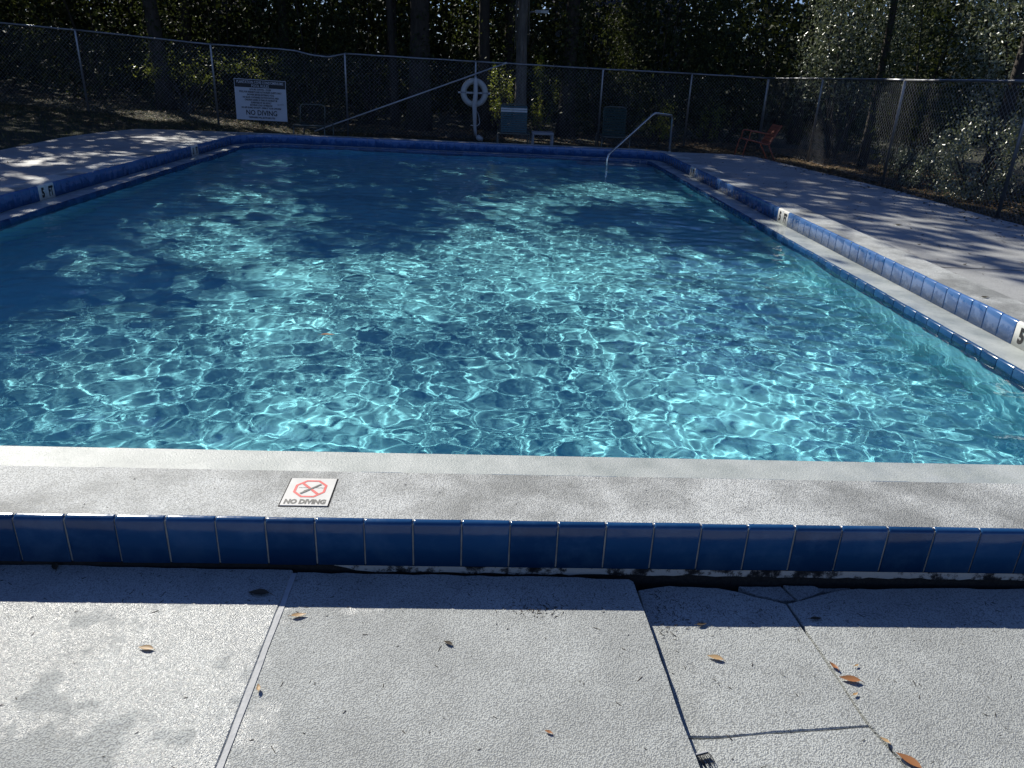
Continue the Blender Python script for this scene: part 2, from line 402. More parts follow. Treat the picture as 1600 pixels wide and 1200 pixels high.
# ------------------------------------------------------------------ ground, lawn
def gz(x, y):
    x = np.asarray(x, float); y = np.asarray(y, float)
    h = -.16 + .36 * np.clip((-x - 3.2) / 6.5, 0, 1) ** 1.2 + np.clip(-x - 9.7, 0, 60) * .05
    h = h + .10 * np.clip((8 - np.abs(y - 12)) / 6, 0, 1) * (x < -5)
    h = h - .02 * np.clip(x - 6, 0, 4) + .02 * np.sin(x * 1.7) * np.cos(y * 1.3)
    return h
gx = np.concatenate([np.linspace(-150, -16, 12), np.linspace(-15, 14, 117), np.linspace(16, 150, 12)])
gy = np.concatenate([np.linspace(-60, -4, 8), np.linspace(-3.5, 30, 135), np.linspace(33, 200, 14)])
GX, GY = np.meshgrid(gx, gy); GZ = gz(GX, GY) + R.normal(0, .008, GX.shape)
under = (GX > -5.3) & (GX < 3.9) & (GY > -3.6) & (GY < 2.3); GZ[under] = -.12
ii = np.arange(GX.size).reshape(GX.shape)
gq = np.stack([ii[:-1, :-1], ii[:-1, 1:], ii[1:, 1:], ii[1:, :-1]], -1).reshape(-1, 4)
mx_, my_ = GX.ravel()[gq].mean(1), GY.ravel()[gq].mean(1)
gq = gq[~((mx_ > -5.0) & (mx_ < 3.6) & (my_ > 2.2) & (my_ < 15.4))]
link('lawn', npmesh('lawn', np.stack([GX, GY, GZ], -1).reshape(-1, 3), gq, M['ground'], True), kind='structure')

# ------------------------------------------------------------------ decks
deck = empty('pool_deck', kind='structure')
def wob(pts, amp=.006, step=.08, seed=1):
    r = random.Random(seed); out = []
    for a, b in zip(pts[:-1], pts[1:]):
        a = Vector(a[:2]); b = Vector(b[:2]); k = max(1, int((b - a).length / step))
        for j in range(k):
            p = a.lerp(b, j / k); out.append((p.x + r.uniform(-amp, amp), p.y + r.uniform(-amp, amp)))
    out.append(tuple(pts[-1][:2])); return out
def slab(poly, z1, mat='deck', z0=-.11, bev=.004): return MB().prism(poly, z0, z1, bev).build('slab', M[mat], deck)
far1 = wob([(-5.2, 2.030), (-1.45, 2.030), (-1.0, 2.026), (-.592, 2.020)], .006, .06, 2)
slab([(-5.2, -3), (-.592, -3)] + far1[::-1], .02)
far2 = wob([(-.575, 2.018), (.12, 2.012), (.50, 2.004), (.517, 1.99)], .004, .05, 3)
c1 = [(.517, 1.99), (.525, 1.82), (.534, 1.58), (.540, 1.41), (.548, 1.30), (.56, .9), (.56, -3)]
slab([(-.575, -3), (.556, -3)] + wob(c1[::-1], .0015, .06, 4)[1:] + far2[::-1][1:], .015)
c2 = [(1.01, 1.935), (1.033, 1.69), (1.048, 1.45), (1.085, 1.30), (1.10, .9), (1.12, -3)]
hc = [(.549, 1.40), (.62, 1.397), (.764, 1.412), (.921, 1.425), (1.048, 1.437)]
farc = wob([(.535, 1.985), (.64, 2.008), (.80, 2.004), (.86, 1.985), (.91, 1.965), (.98, 1.934), (1.006, 1.925)], .003, .04, 5)
c1r = [(p[0] + .012 - (.005 if p[1] < 1.5 else 0), p[1]) for p in c1]
slab(wob([(1.006, 1.925), (1.029, 1.69), (1.044, 1.439)], .002, .05, 6) + wob(hc[::-1], .0015, .03, 7) + wob([(.547, 1.40), (.546, 1.58), (.538, 1.82), (.535, 1.985)], .002, .05, 8)[1:] + farc[1:], -.016)
slab([(.568, -3), (1.117, -3), (1.097, .9), (1.081, 1.30)] + wob([(1.045, 1.434), (.921, 1.4225), (.764, 1.410), (.62, 1.394), (.551, 1.394)], .001, .03, 9) + [(.553, 1.30), (.566, .9)], -.016)
fard = wob([(1.012, 1.926), (1.07, 1.946), (1.12, 1.962), (1.17, 1.984), (1.23, 2.0), (1.5, 2.012), (3.75, 2.02)], .003, .05, 10)
slab([(1.122, -3), (3.75, -3)] + fard[::-1] + wob([(1.012, 1.926), (1.035, 1.69), (1.050, 1.44), (1.087, 1.30), (1.102, .9), (1.122, -3)], .0015, .06, 11)[1:-1], -.014)
for poly, z in (([(.885, 2.022), (1.03, 2.024), (1.052, 1.958), (1.0, 1.955), (.925, 1.985)], -.026), ([(1.036, 2.024), (1.142, 2.022), (1.165, 2.0), (1.12, 1.975), (1.058, 1.948)], -.02), ([(1.15, 2.022), (1.27, 2.024), (1.20, 2.006), (1.172, 2.002)], -.03)):
    MB().prism(wob(poly + [poly[0]], .0015, .02, 12)[:-1], -.1, z, .003).build('broken_chip', M['deck'], deck)
MB().prism(wob([(-.592, -3), (-.576, -3), (-.576, 2.01), (-.592, 2.01), (-.592, -3)], .0012, .05, 31)[:-1], -.1, .0175, .003).build('joint_sealant', M['caulk'], deck)
MB().quad((-5.1, -3.2, -.06), (3.75, -3.2, -.06), (3.75, 2.07, -.06), (-5.1, 2.07, -.06)).build('dirt_bed', M['dirt_and_gap'], deck)
# side decks
lp = [(-5.11, -3), (-5.11, 15.0), (-5.06, 15.3), (-4.9, 15.55), (-4.6, 15.8), (-4.3, 15.86), (-4.4, 16.03), (-5.4, 16.03), (-6.94, 15.94), (-7.18, 14.98), (-7.27, 13.8), (-7.07, 11.6), (-6.9, 8), (-6.9, -3)]
slab(wob(lp[:2] + lp[2:] , .004, .3, 13)[::-1][::-1], .186, 'deck_side')
rp = [(3.715, 2.02), (3.715, -3), (6.1, -3), (6.12, 8.17), (6.03, 9.23), (5.99, 10.8), (5.78, 12.41), (5.36, 15.3), (4.9, 15.62), (3.45, 15.62), (3.5, 15.43), (3.62, 15.2), (3.715, 14.9)]
slab(wob(rp, .006, .25, 14), .145, 'deck_side')
# ground strip cracks on the side decks
for pts, zt in (([(3.74, 11.2), (4.6, 11.25), (5.9, 11.15)], .1465), ([(3.74, 6.1), (4.7, 6.05), (6.1, 6.12)], .1465), ([(-6.95, 10.2), (-6.0, 10.16), (-5.13, 10.2)], .1875), ([(-6.9, 7.2), (-5.13, 7.22)], .1875)):
    w = wob(pts, .006, .12, 15); mbk = MB()
    for a, b in zip(w[:-1], w[1:]): mbk.quad((a[0], a[1] - .006, zt), (b[0], b[1] - .006, zt), (b[0], b[1] + .006, zt), (a[0], a[1] + .006, zt))
    mbk.build('crack', M['dirt_and_gap'], deck)

# ------------------------------------------------------------------ tiles
def tile_mesh(name, w, zt, zb, mat, lip=.0):
    # profile in (out, z): back of bullnose to foot, x along the wall; face at out = 0
    r = .016
    prof = [(-.022, zt)] + [(-r + r * math.sin(a), zt - r + r * math.cos(a)) for a in [math.radians(v) for v in (0, 22, 45, 68, 90)]] + [(0, zb)]
    m = MB(); e = .0016; h = w / 2
    cols = [(-h, -.0035), (-h + e, -.0008), (-h + .006, 0), (h - .006, 0), (h - e, -.0008), (h, -.0035)]
    base = len(m.v)
    for (x, dd) in cols:
        for (o_, z) in prof: m.v.append((x, -(o_ + dd), z + dd * .5 * (o_ < -.001)))
    n = len(prof)
    for i in range(len(cols) - 1):
        for j in range(n - 1):
            m.f.append((i * n + j + 1, (i + 1) * n + j + 1, (i + 1) * n + j, i * n + j)); m.sm.append(True)
    # foot return
    for i in range(len(cols) - 1):
        b = len(m.v); m.v += [(cols[i][0], .02, zb), (cols[i + 1][0], .02, zb)]
        m.f.append((b, b + 1, (i + 1) * n + n - 1, i * n + n - 1)); m.sm.append(False)
    return m.mesh(name, mat)
PITCH = .1555
T_front = tile_mesh('tile', PITCH - .004, ZC + .002, .036, M['tile'])
T_hid = tile_mesh('tile', PITCH - .003, ZC - .006, ZL + .002, M['tile'])
T_in = tile_mesh('tile', PITCH - .003, ZC + .002, ZL + .002, M['tile_in'])
T_mark = tile_mesh('tile', PITCH - .003, ZC + .002, ZL + .002, M['white_tile'])
T_lip = tile_mesh('lip_tile', PITCH - .0025, ZL + .003, -.10, M['tile'])
def put_tile(me, p, out_dir, name='tile', jit=.0014, parent=coping):
    "out_dir: the way the glazed face looks"
    o = link(name, me, parent); a = math.atan2(out_dir.y, out_dir.x) + math.pi / 2
    o.matrix_local = Matrix.Translation((p.x + out_dir.x * rnd.uniform(0, jit), p.y + out_dir.y * rnd.uniform(0, jit), rnd.uniform(-jit, jit))) @ Matrix.Rotation(a, 4, 'Z') @ Matrix.Rotation(rnd.uniform(-.004, .004), 4, 'Y')
    return o
x = -1.447 - PITCH * 18.5
while x < 3.55:
    put_tile(T_front, Vector((x, 2.028, 0)), Vector((0, -1, 0))); x += PITCH
def along(poly, pitch, start=0):
    P = poly + [poly[0]]; L = [0]
    for a, b in zip(P[:-1], P[1:]): L.append(L[-1] + (b - a).length)
    n = int(round(L[-1] / pitch)); pit = L[-1] / n; i = 0
    for k in range(n):
        s = start + (k + .5) * pit
        s %= L[-1]; i = max(j for j in range(len(L) - 1) if L[j] <= s)
        t = (s - L[i]) / (L[i + 1] - L[i]); p = P[i].lerp(P[i + 1], t)
        s2, s1 = s + pit * .5, s - pit * .5
        def pos(u):
            u %= L[-1]; j = max(j for j in range(len(L) - 1) if L[j] <= u); return P[j].lerp(P[j + 1], (u - L[j]) / (L[j + 1] - L[j]))
        d = (pos(s2) - pos(s1)).normalized(); yield p, d
marks = [((-4.8, 8.6), '5', 'FT'), ((-4.8, 13.05), '3', 'FT'), ((3.4, 8.40), '5', 'FT'), ((3.4, 12.58), '3', 'FT'), ((3.4, 4.28), '5', 'FT')]
lst = []
for p, d in along(rrect(-.0055), PITCH):
    inward = Vector((-d.y, d.x, 0))
    lst.append((p, inward))
font_cache = {}
def text_mesh(s, mat, size=1., sx=1., align='CENTER', extrude=0., bold=0.):
    k = (s, mat.name, size, sx, align, extrude, bold)
    if k in font_cache: return font_cache[k]
    c = bpy.data.curves.new('lettering', 'FONT'); c.body = s; c.size = size; c.align_x = align; c.align_y = 'CENTER'; c.resolution_u = 2
    c.extrude = extrude; c.offset = bold; c.fill_mode = 'FRONT' if extrude == 0 else 'BOTH'
    o = bpy.data.objects.new('tmp', c); COL.objects.link(o)
    me = bpy.data.meshes.new_from_object(o.evaluated_get(bpy.context.evaluated_depsgraph_get()))
    bpy.data.objects.remove(o); bpy.data.curves.remove(c)
    me.transform(Matrix.Diagonal((sx, 1, 1, 1))); me.materials.clear(); me.materials.append(mat); me.name = 'lettering'
    font_cache[k] = me; return me
used = {}
for mi, (mp, a_, b_) in enumerate(marks):
    ds = sorted(range(len(lst)), key=lambda i: (lst[i][0] - Vector((mp[0], mp[1], 0))).length)[:2]
    # 'first' tile is on the reader's left
    i0, i1 = ds; inw = lst[i0][1]; left = Vector((inw.y, -inw.x, 0)) * -1
    # reader looks along -inward; reader's left = inward rotated by -90 deg
    rl = Vector((-inw.y, inw.x, 0)) * -1
    if (lst[i1][0] - lst[i0][0]).dot(rl) > 0: i0, i1 = i1, i0
    used[i0] = a_; used[i1] = b_
nt_ = 0
for i, (p, inw) in enumerate(lst):
    if i in used:
        o = put_tile(T_mark, p, inw, 'depth_marker_tile', 0)
        t = link('lettering', text_mesh(used[i], M['black'], .135, .80 if len(used[i]) == 1 else .60, bold=.0065), o)
        t.matrix_local = Matrix.Translation((0, -.0035, .117)) @ Matrix.Rotation(math.pi / 2, 4, 'X')
    else:
        put_tile(T_hid if p.y < 2.5 else T_in, p, inw)
for p, d in along(rrect(lin - .0065), PITCH):
    if p.y > 2.9: put_tile(T_lip, p, Vector((-d.y, d.x, 0)), 'lip_tile', parent=ledge)

# no-diving tile set flush in the front coping
nd = empty('no_diving_tile', (-.567, 2.205, ZC), 0, label='white no diving tile with red octagon set into the near coping', cat='warning tile')
MB().box((-.082, -.092, -.02), (.082, .092, .0008)).build('mortar_bed', M['dirt_and_gap'], nd)
MB().box((-.0775, -.0875, -.018), (.0775, .0875, .0035)).build('tile_body', M['white_tile'], nd)
def flat(pts, z): return [(p[0], p[1], z) for p in pts]
mbo = MB(); zt = .0042; cy_ = .018; sx_, sy_ = .058, .060
O = [(math.cos(math.radians(22.5 + 45 * k)) * sx_, cy_ + math.sin(math.radians(22.5 + 45 * k)) * sy_) for k in range(8)]
I = [(math.cos(math.radians(22.5 + 45 * k)) * sx_ * .84, cy_ + math.sin(math.radians(22.5 + 45 * k)) * sy_ * .84) for k in range(8)]
for k in range(8): mbo.quad(*flat([O[k], O[(k + 1) % 8], I[(k + 1) % 8], I[k]], zt))
mbo.quad(*flat([(-.034, cy_ + .030), (-.027, cy_ + .037), (.034, cy_ - .030), (.027, cy_ - .037)], zt)); mbo.build('prohibition_ring', M['red'], nd)
mbd = MB(); mbd.quad(*flat([(-.030, cy_ - .030), (-.024, cy_ - .036), (.034, cy_ + .026), (.028, cy_ + .031)], zt + .0006))
mbd.quad(*flat([(-.020, cy_ - .013), (-.013, cy_ - .026), (.006, cy_ - .004), (.002, cy_ + .002)], zt + .0004))
mbd.build('diver_symbol', M['grey_ink'], nd)
for sgn in (-1, 1):
    mbw = MB()
    for k in range(5):
        a = sgn * (.016 + k * .006)
        mbw.quad(*flat([(a, cy_ + .004 + .002 * (k % 2)), (a + .006, cy_ + .004 + .002 * ((k + 1) % 2)), (a + .006, cy_ + .0058 + .002 * ((k + 1) % 2)), (a, cy_ + .0058 + .002 * (k % 2))], zt + .0002))
    mbw.build('water_symbol', M['grey_ink'], nd)
t = link('lettering', text_mesh('NO DIVING', M['grey_ink'], .036, .72, bold=.0022), nd); t.location = (0, -.066, zt); t['label'] = 'bold black NO DIVING lettering'

# ------------------------------------------------------------------ fence
def chain_panel(a, b, name, parent, top=1.80, bot=.03, cell=.088, rail_sag=0):
    a = Vector(a); b = Vector(b); L = (b - a).xy.length; d = (b - a); n = int(L / (cell / 2)); m = int((top - bot) / (cell / 2))
    # woven zigzag wires: wire i runs between column i and i+1
    up = np.arange(m + 1); vs = []; fs = []; r = .0022
    nrm = np.array([-d.y, d.x, 0]) / L; dx = np.array([d.x, d.y, d.z]) / n
    off = [(r, 0), (-r * .5, r * .87), (-r * .5, -r * .87)]
    a_ = np.array(a); rngl = random.Random(int(a.x * 100))
    ex = np.array([d.x, d.y, 0]) / L
    for i in range(n):
        s = (up + i) % 2
        base = a_[None] + (i + s)[:, None] * dx[None] + np.stack([0 * up, 0 * up, bot + up * (top - bot) / m], -1) + nrm[None] * ((s - .5) * .004)[:, None]
        base += nrm[None] * (.012 * np.sin(i * .21 + up * .13))[:, None]
        rings = np.stack([base + nrm[None] * o0 + ex[None] * o1 for o0, o1 in off], 1)
        v0 = len(vs) * (m + 1) * 3; vs.append(rings.reshape(-1, 3))
        j = np.arange(m)[:, None] * 3; k = np.arange(3)[None]
        A = v0 + j + k; B = v0 + j + (k + 1) % 3
        fs.append(np.stack([A, B, B + 3, A + 3], -1).reshape(-1, 4))
    me = npmesh(name, np.concatenate(vs), np.concatenate(fs), M['wire'], True)
    return link(name, me, parent)
FH = 1.83
back = [(-16.0, 19.9, .52), (-12.9, 19.85, .36), (-9.71, 19.74, .20), (-6.53, 19.54, .01), (-3.43, 19.76, -.07), (-.28, 20.0, -.12), (2.89, 20.11, -.17), (5.30, 20.75, -.19), (7.36, 20.88, -.22)]
right = [(7.36, 20.88, -.22), (7.60, 18.03, -.19), (7.42, 14.09, -.18), (7.32, 10.53, -.16), (7.24, 7.1, -.16), (7.15, 3.7, -.14)]
def fence(name, P, label, dip=None, skipfirst=False):
    f = empty(name, P[0], 0, label=label, cat='fence'); o = Vector(P[0])
    for i, p in enumerate(P):
        q = Vector(p) - o
        if not (skipfirst and i == 0):
            rr = .036 if (i == len(P) - 1 or i == 0) and name == 'chain_link_fence' else .026
            MB().tube([q + Vector((0, 0, -.2)), q + Vector((0, 0, FH - .02)), q + Vector((0, 0, FH + .02))], [rr, rr, rr * .4], 10).build('post', M['galv'], f)
    for i, (a, b) in enumerate(zip(P[:-1], P[1:])):
        A = Vector(a) - o; B = Vector(b) - o; pts = [A + Vector((0, 0, FH))]
        for k in range(1, 8):
            t = k / 8; p = A.lerp(B, t) + Vector((0, 0, FH + rnd.uniform(-.004, .004)))
            if dip == i: p.z -= .11 * math.exp(-((t - .83) / .14) ** 2)
            pts.append(p)
        pts.append(B + Vector((0, 0, FH)))
        MB().tube(pts, .021, 8).build('top_rail', M['galv'], f)
        chain_panel(A, B, 'wire_mesh', f)
    return f
fence('chain_link_fence', back, 'long grey chain link fence across the back of the lawn, behind the sign', dip=3)
fence('chain_link_fence', right, 'chain link fence running along the right deck to the back corner', skipfirst=True)

# ------------------------------------------------------------------ rules sign
TL, TR, BL = atY(363, 122, 19.52), atY(444, 127, 19.60), atY(370, 186, 19.52)
sw = (TR - TL).length; sh = (TL - BL).length
ex = (TR - TL).normalized(); ez = (TL - BL).normalized(); ez = (ez - ex * ez.dot(ex)).normalized(); ey = ez.cross(ex)
sign = empty('rules_sign', label='white pool rules sign with black header wired to the back fence', cat='sign')
sign.matrix_world = Matrix(((ex.x, ey.x, ez.x, BL.x), (ex.y, ey.y, ez.y, BL.y), (ex.z, ey.z, ez.z, BL.z), (0, 0, 0, 1)))
MB().box((0, 0, 0), (sw, .008, sh)).build('panel', M['sign_white'], sign)
MB().box((.012, -.003, sh * .80), (sw - .012, -.001, sh - .012)).build('header_band', M['black'], sign)
lines = [('PLANTATION COVE CONDOMINIUMS', .925, .088, .72, 'sign_white', .0012), ('POOL RULES', .843, .08, .9, 'sign_white', .0012), ('HOURS DAWN - DUSK', .755, .058, .85, 'black', .002),
         ('POOL FOR RESIDENTS AND AUTHORIZED GUESTS ONLY', .69, .058, .66, 'black', .002), ('SHOWER BEFORE ENTERING POOL', .625, .056, .72, 'black', .002),
         ('NO GLASS CONTAINERS OR FOOD IN POOL AREA', .56, .056, .66, 'black', .002), ('CHILDREN UNDER 18 YEARS OF AGE MUST BE', .497, .056, .66, 'black', .002),
         ('SUPERVISED BY AN ADULT', .432, .056, .72, 'black', .002), ('BATHING LOAD 18 PERSONS', .37, .056, .72, 'black', .002),
         ('NO LIFE GUARD ON DUTY - SWIM AT YOUR OWN RISK', .305, .056, .66, 'black', .002), ('NO DIVING', .18, .165, .86, 'black', .0035), ('TRESPASSERS WILL BE PROSECUTED', .065, .052, .75, 'black', .0018)]
for s, v, size, sx, m, b in lines:
    t = link('lettering', text_mesh(s, M[m], size, sx, bold=b), sign); wd = t.dimensions.x
    k = min(1, sw * .95 / max(wd, .01)); t.matrix_local = Matrix.Translation((sw / 2, -.0045, sh * v)) @ Matrix.Rotation(math.pi / 2, 4, 'X') @ Matrix.Diagonal((k, 1, 1, 1))
t = link('lettering', text_mesh('NO PETS', M['grey_ink'], .055, .7), sign, label='handwritten NO PETS'); t.matrix_local = Matrix.Translation((sw * .88, -.0045, sh * .41)) @ Matrix.Rotation(-.06, 4, 'Y') @ Matrix.Rotation(math.pi / 2, 4, 'X')

# ------------------------------------------------------------------ life ring on its post
lr = empty('life_ring', (-.30, 19.80, 1.0), 0, label='white life ring hung on a fence post behind the far pool edge', cat='life ring')
def torus(R0, r0, n=40, m=12, a0=0, a1=2 * math.pi):
    mb_ = MB(); cl = abs(a1 - a0 - 2 * math.pi) < 1e-6; b = 0
    for i in range(n + (0 if cl else 1)):
        a = a0 + (a1 - a0) * i / n
        for j in range(m):
            c = 2 * math.pi * j / m; rr = R0 + r0 * math.cos(c)
            mb_.v.append((rr * math.cos(a), r0 * .8 * math.sin(c), rr * math.sin(a)))
    tot = n if not cl else n
    for i in range(tot):
        for j in range(m):
            i2 = (i + 1) % n if cl else i + 1
            mb_.f.append((i * m + j, i * m + (j + 1) % m, i2 * m + (j + 1) % m, i2 * m + j)); mb_.sm.append(True)
    return mb_
torus(.268, .072).build('ring_body', M['white_plastic'], lr)
for a in (0, 180):
    t = torus(.268, .077, 3, 12, math.radians(a - 4), math.radians(a + 4)); t.build('band', M['grey_frame'], lr)
MB().box((-.40, -.02, -.022), (.40, .02, .018)).build('bracket', M['rope'], lr)
wr = empty('throw_rope', (-.28, 19.90, -.12), 0, label='pale throw rope bundled down the post through the life ring', cat='rope')
MB().tube([(0, -.09, 1.50), (.01, -.19, 1.42), (.015, -.20, 1.1), (-.01, -.20, .85), (.0, -.12, .55), (.01, -.06, .25), (.02, -.05, .1)], [.02, .05, .055, .06, .05, .035, .02], 9).build('rope_bundle', M['rope'], wr)
MB().tube(arc_pts([(.02, -.1, .75), (.10, -.1, .6), (.13, -.1, .4), (.05, -.12, .34), (-.1, -.12, .36)], .06), .009, 6).build('loose_loop', M['rope'], wr)
MB().tube([(.03, -.08, .4), (.05, -.09, .15), (.07, -.12, .04)], .009, 6).build('tail', M['rope'], wr)
fl = MB(); fl.tube([(.05, -.12, .10), (.08, -.12, .085), (.14, -.12, .05), (.20, -.12, .03), (.22, -.12, .025)], [.02, .065, .07, .05, .02], 10); fl.build('float', M['white_plastic'], wr)

# reach pole leaning across the fence
rp0, rp1 = Vector((-4.15, 19.25, .0)), Vector((.45, 19.93, 1.70))
pl = empty('reach_pole', rp0, 0, label='long aluminium pole leaning diagonally across the back fence', cat='pole')
d = rp1 - rp0
MB().tube([Vector((0, 0, 0)), d], .017, 8).build('shaft', M['pole'], pl); MB().tube([d * .985, d * 1.006], .026, 8).build('end_cap', M['rope'], pl)

# stainless handrail
hr = empty('handrail', (3.50, 14.98, ZC), 0, label='stainless handrail dropping into the water over the corner steps', cat='handrail')
O0 = Vector((3.50, 14.98, ZC))
pA = at(1048, 238, ZC); pB = Vector((3.50, 14.85, .875)); pC = atY(1022, 177, 14.45); pD = atY(949, 243, 13.75); pE = atY(949, 264, 13.72); pE.z = -.35
hp = [Vector((3.57, 15.0, ZC - .02)), Vector((3.53, 14.9, .87)), Vector((pC.x, 14.45, pC.z)), Vector((pD.x, pD.y, pD.z)), Vector((pE.x, pE.y, -.4))]
MB().tube([p - O0 for p in arc_pts(hp, .09, 6)], .022, 12).build('rail_tube', M['stainless'], hr)
MB().tube([hp[0] - O0 + Vector((0, 0, .02)), hp[0] - O0 + Vector((0, 0, .032))], .05, 14).build('escutcheon', M['stainless'], hr)

# ------------------------------------------------------------------ chairs and table
def g0(x, y): return float(gz(x, y))
def lounge(name, loc, w, label, strap, frame, nback, back_h, tilt, white_top=False, seat_h=.33, slings=True):
    o = empty(name, loc, 0, label=label, cat='lounge chair')
    L = 1.1; h = w / 2
    MB().tube(arc_pts([(-h, L, seat_h), (-h, 0, seat_h), (h, 0, seat_h), (h, L, seat_h)], .06), .014, 8).build('seat_frame', frame, o)
    bx = lambda t: (0, .45 + math.sin(tilt) * t, seat_h + math.cos(tilt) * t)
    pts = [(-h * .82, bx(0)[1], bx(0)[2]), (-h * .82, bx(back_h)[1], bx(back_h)[2]), (h * .82, bx(back_h)[1], bx(back_h)[2]), (h * .82, bx(0)[1], bx(0)[2])]
    MB().tube(arc_pts(pts, .09), .013, 8).build('back_frame', frame, o)
    for sx in (-1, 1):
        for y in (.06, L - .05):
            MB().tube([(sx * h, y, seat_h), (sx * (h + .015), y - .02, 0)], .014, 8).build('leg', frame, o)
    if nback:
        step = back_h * .96 / nback
        for k in range(nback):
            t0 = step * (k + .12); t1 = step * (k + .90); a, b = bx(t0), bx(t1)
            m_ = M['white_strap'] if white_top and k in (nback - 2, nback - 3) else strap
            MB().quad((-h * .84, a[1] - .015, a[2]), (h * .84, a[1] - .015, a[2]), (h * .84, b[1] - .015, b[2]), (-h * .84, b[1] - .015, b[2])).build('strap', m_, o)
    ns = 8
    for k in range(ns):
        y = .06 + k * (L - .1) / ns; sg = .0 if nback else .05
        mb_ = MB(); xs = [-h, -h * .5, 0, h * .5, h]; zz = [0, -.02 - sg, -.03 - sg, -.02 - sg, 0]
        for i in range(4): mb_.quad((xs[i], y, seat_h + .014 + zz[i]), (xs[i + 1], y, seat_h + .014 + zz[i + 1]), (xs[i + 1], y + .07, seat_h + .014 + zz[i + 1]), (xs[i], y + .07, seat_h + .014 + zz[i]))
        mb_.build('seat_strap', strap, o)
    return o
lounge('lounge_chair', (-3.86, 17.3, g0(-3.86, 17.3)), .66, 'dark lounge chair with an empty raised back frame beside the rules sign', M['dark_sling'], M['dark_frame'], 0, .42, .25, seat_h=.40)
lounge('lounge_chair', (.63, 17.3, g0(.63, 17.3)), .70, 'teal strap lounge chair with one white band near the top of its back', M['green_strap'], M['dark_frame'], 12, .60, .2, True, seat_h=.43)
lounge('lounge_chair', (2.92, 17.4, g0(2.92, 17.4)), .62, 'dark mesh lounge chair half hidden behind the stainless handrail', M['dark_sling'], M['dark_frame'], 10, .62, .15, seat_h=.40)
tb = empty('side_table', (1.27, 17.5, g0(1.27, 17.5)), 0, label='small grey side table standing right of the teal lounge chair', cat='table')
th = atY(845, 206, 17.5).z - g0(1.27, 17.5); hw = .235
MB().box((-hw, -.2, th - .05), (hw, .25, th)).build('table_top', M['grey_frame'], tb)
for sx in (-1, 1):
    for y in (-.18, .2): MB().box((sx * hw - (.04 if sx > 0 else 0), y, 0), (sx * hw + (.04 if sx < 0 else 0), y + .035, th - .05)).build('leg', M['grey_frame'], tb)
# red slatted chair, seen from its side
rc = empty('patio_chair', (6.25, 16.6, g0(6.25, 16.6)), 0, label='red slatted metal armchair on the leaf litter near the fence corner', cat='armchair')
gzr = g0(6.25, 16.6); YR = 16.6
def rcp(px, py): p = atY(px, py, YR); return Vector((p.x - 6.25, 0, p.z - gzr))
F, B_, T_, A1, A2 = rcp(1170, 219), rcp(1201, 227), rcp(1222, 196), rcp(1173, 206), rcp(1208, 211)
FL, RL = rcp(1158, 240), rcp(1216, 242); FL.z = 0; RL.z = 0
for y in (0, .52):
    v = Vector((0, y, 0))
    MB().tube([q + v for q in arc_pts([FL, F + Vector((-.03, 0, .0)), F + Vector((.04, 0, 0)), B_, T_], .06)], .014, 8).build('side_frame', M['rust_red'], rc)
    MB().tube([q + v for q in arc_pts([F + Vector((.0, 0, 0)), A1, A1 + Vector((.06, 0, .01)), A2], .07)], .013, 8).build('armrest', M['rust_red'], rc)
    MB().tube([B_ + v, RL + v], .014, 8).build('leg', M['rust_red'], rc)
nb = 7; n_ = (T_ - B_).normalized(); pn_ = Vector((n_.z, 0, -n_.x))
for k in range(nb):
    c0 = B_.lerp(T_, (k + .08) / nb); c1_ = B_.lerp(T_, (k + .84) / nb)
    m_ = MB()
    a, b = c0 - pn_ * .012, c1_ - pn_ * .012
    m_.quad(a, b, b + Vector((0, .52, 0)), a + Vector((0, .52, 0))); a2, b2 = c0 + pn_ * .018, c1_ + pn_ * .018
    m_.quad(a2, a2 + Vector((0, .52, 0)), b2 + Vector((0, .52, 0)), b2); m_.quad(a, a2, b2, b); m_.quad(a + Vector((0, .52, 0)), b + Vector((0, .52, 0)), b2 + Vector((0, .52, 0)), a2 + Vector((0, .52, 0)))
    m_.build('back_slat', M['rust_red'], rc)
for k in range(6):
    c0 = F.lerp(B_, (k + .1) / 6); c1_ = F.lerp(B_, (k + .85) / 6)
    MB().box((c0.x, 0, min(c0.z, c1_.z) - .004), (c1_.x, .52, max(c0.z, c1_.z) + .008)).build('seat_slat', M['rust_red'], rc)

# ------------------------------------------------------------------ vegetation
def leaves(name, C, size, mat, parent=None, flatness=0., asp=.42, **k):
    "one small folded leaf per centre"
    n = len(C); s = size * R.uniform(.6, 1.35, n)
    d = R.normal(size=(n, 3)); d[:, 2] -= .3; d /= np.linalg.norm(d, axis=1)[:, None]
    w = R.normal(size=(n, 3)); w[:, 2] *= (1 - flatness)
    w -= d * (w * d).sum(1)[:, None]; w /= np.linalg.norm(w, axis=1)[:, None]
    nn = np.cross(d, w)
    a = C - d * s[:, None] * .5; b = C + d * s[:, None] * .5; m = C + nn * (s * .09)[:, None] - d * s[:, None] * .05
    l = m + w * (s * asp * .5)[:, None]; r = m - w * (s * asp * .5)[:, None]
    co = np.stack([a, l, b, r], 1).reshape(-1, 3); i = np.arange(n)[:, None] * 4
    tri = np.concatenate([i + [0, 1, 2], i + [0, 2, 3]], 1).reshape(-1, 3)
    return link(name, npmesh(name, co, tri, mat), parent, **k)
def poly_np(L): return np.array([p[0] for p in L]), np.array([p[1] for p in L])
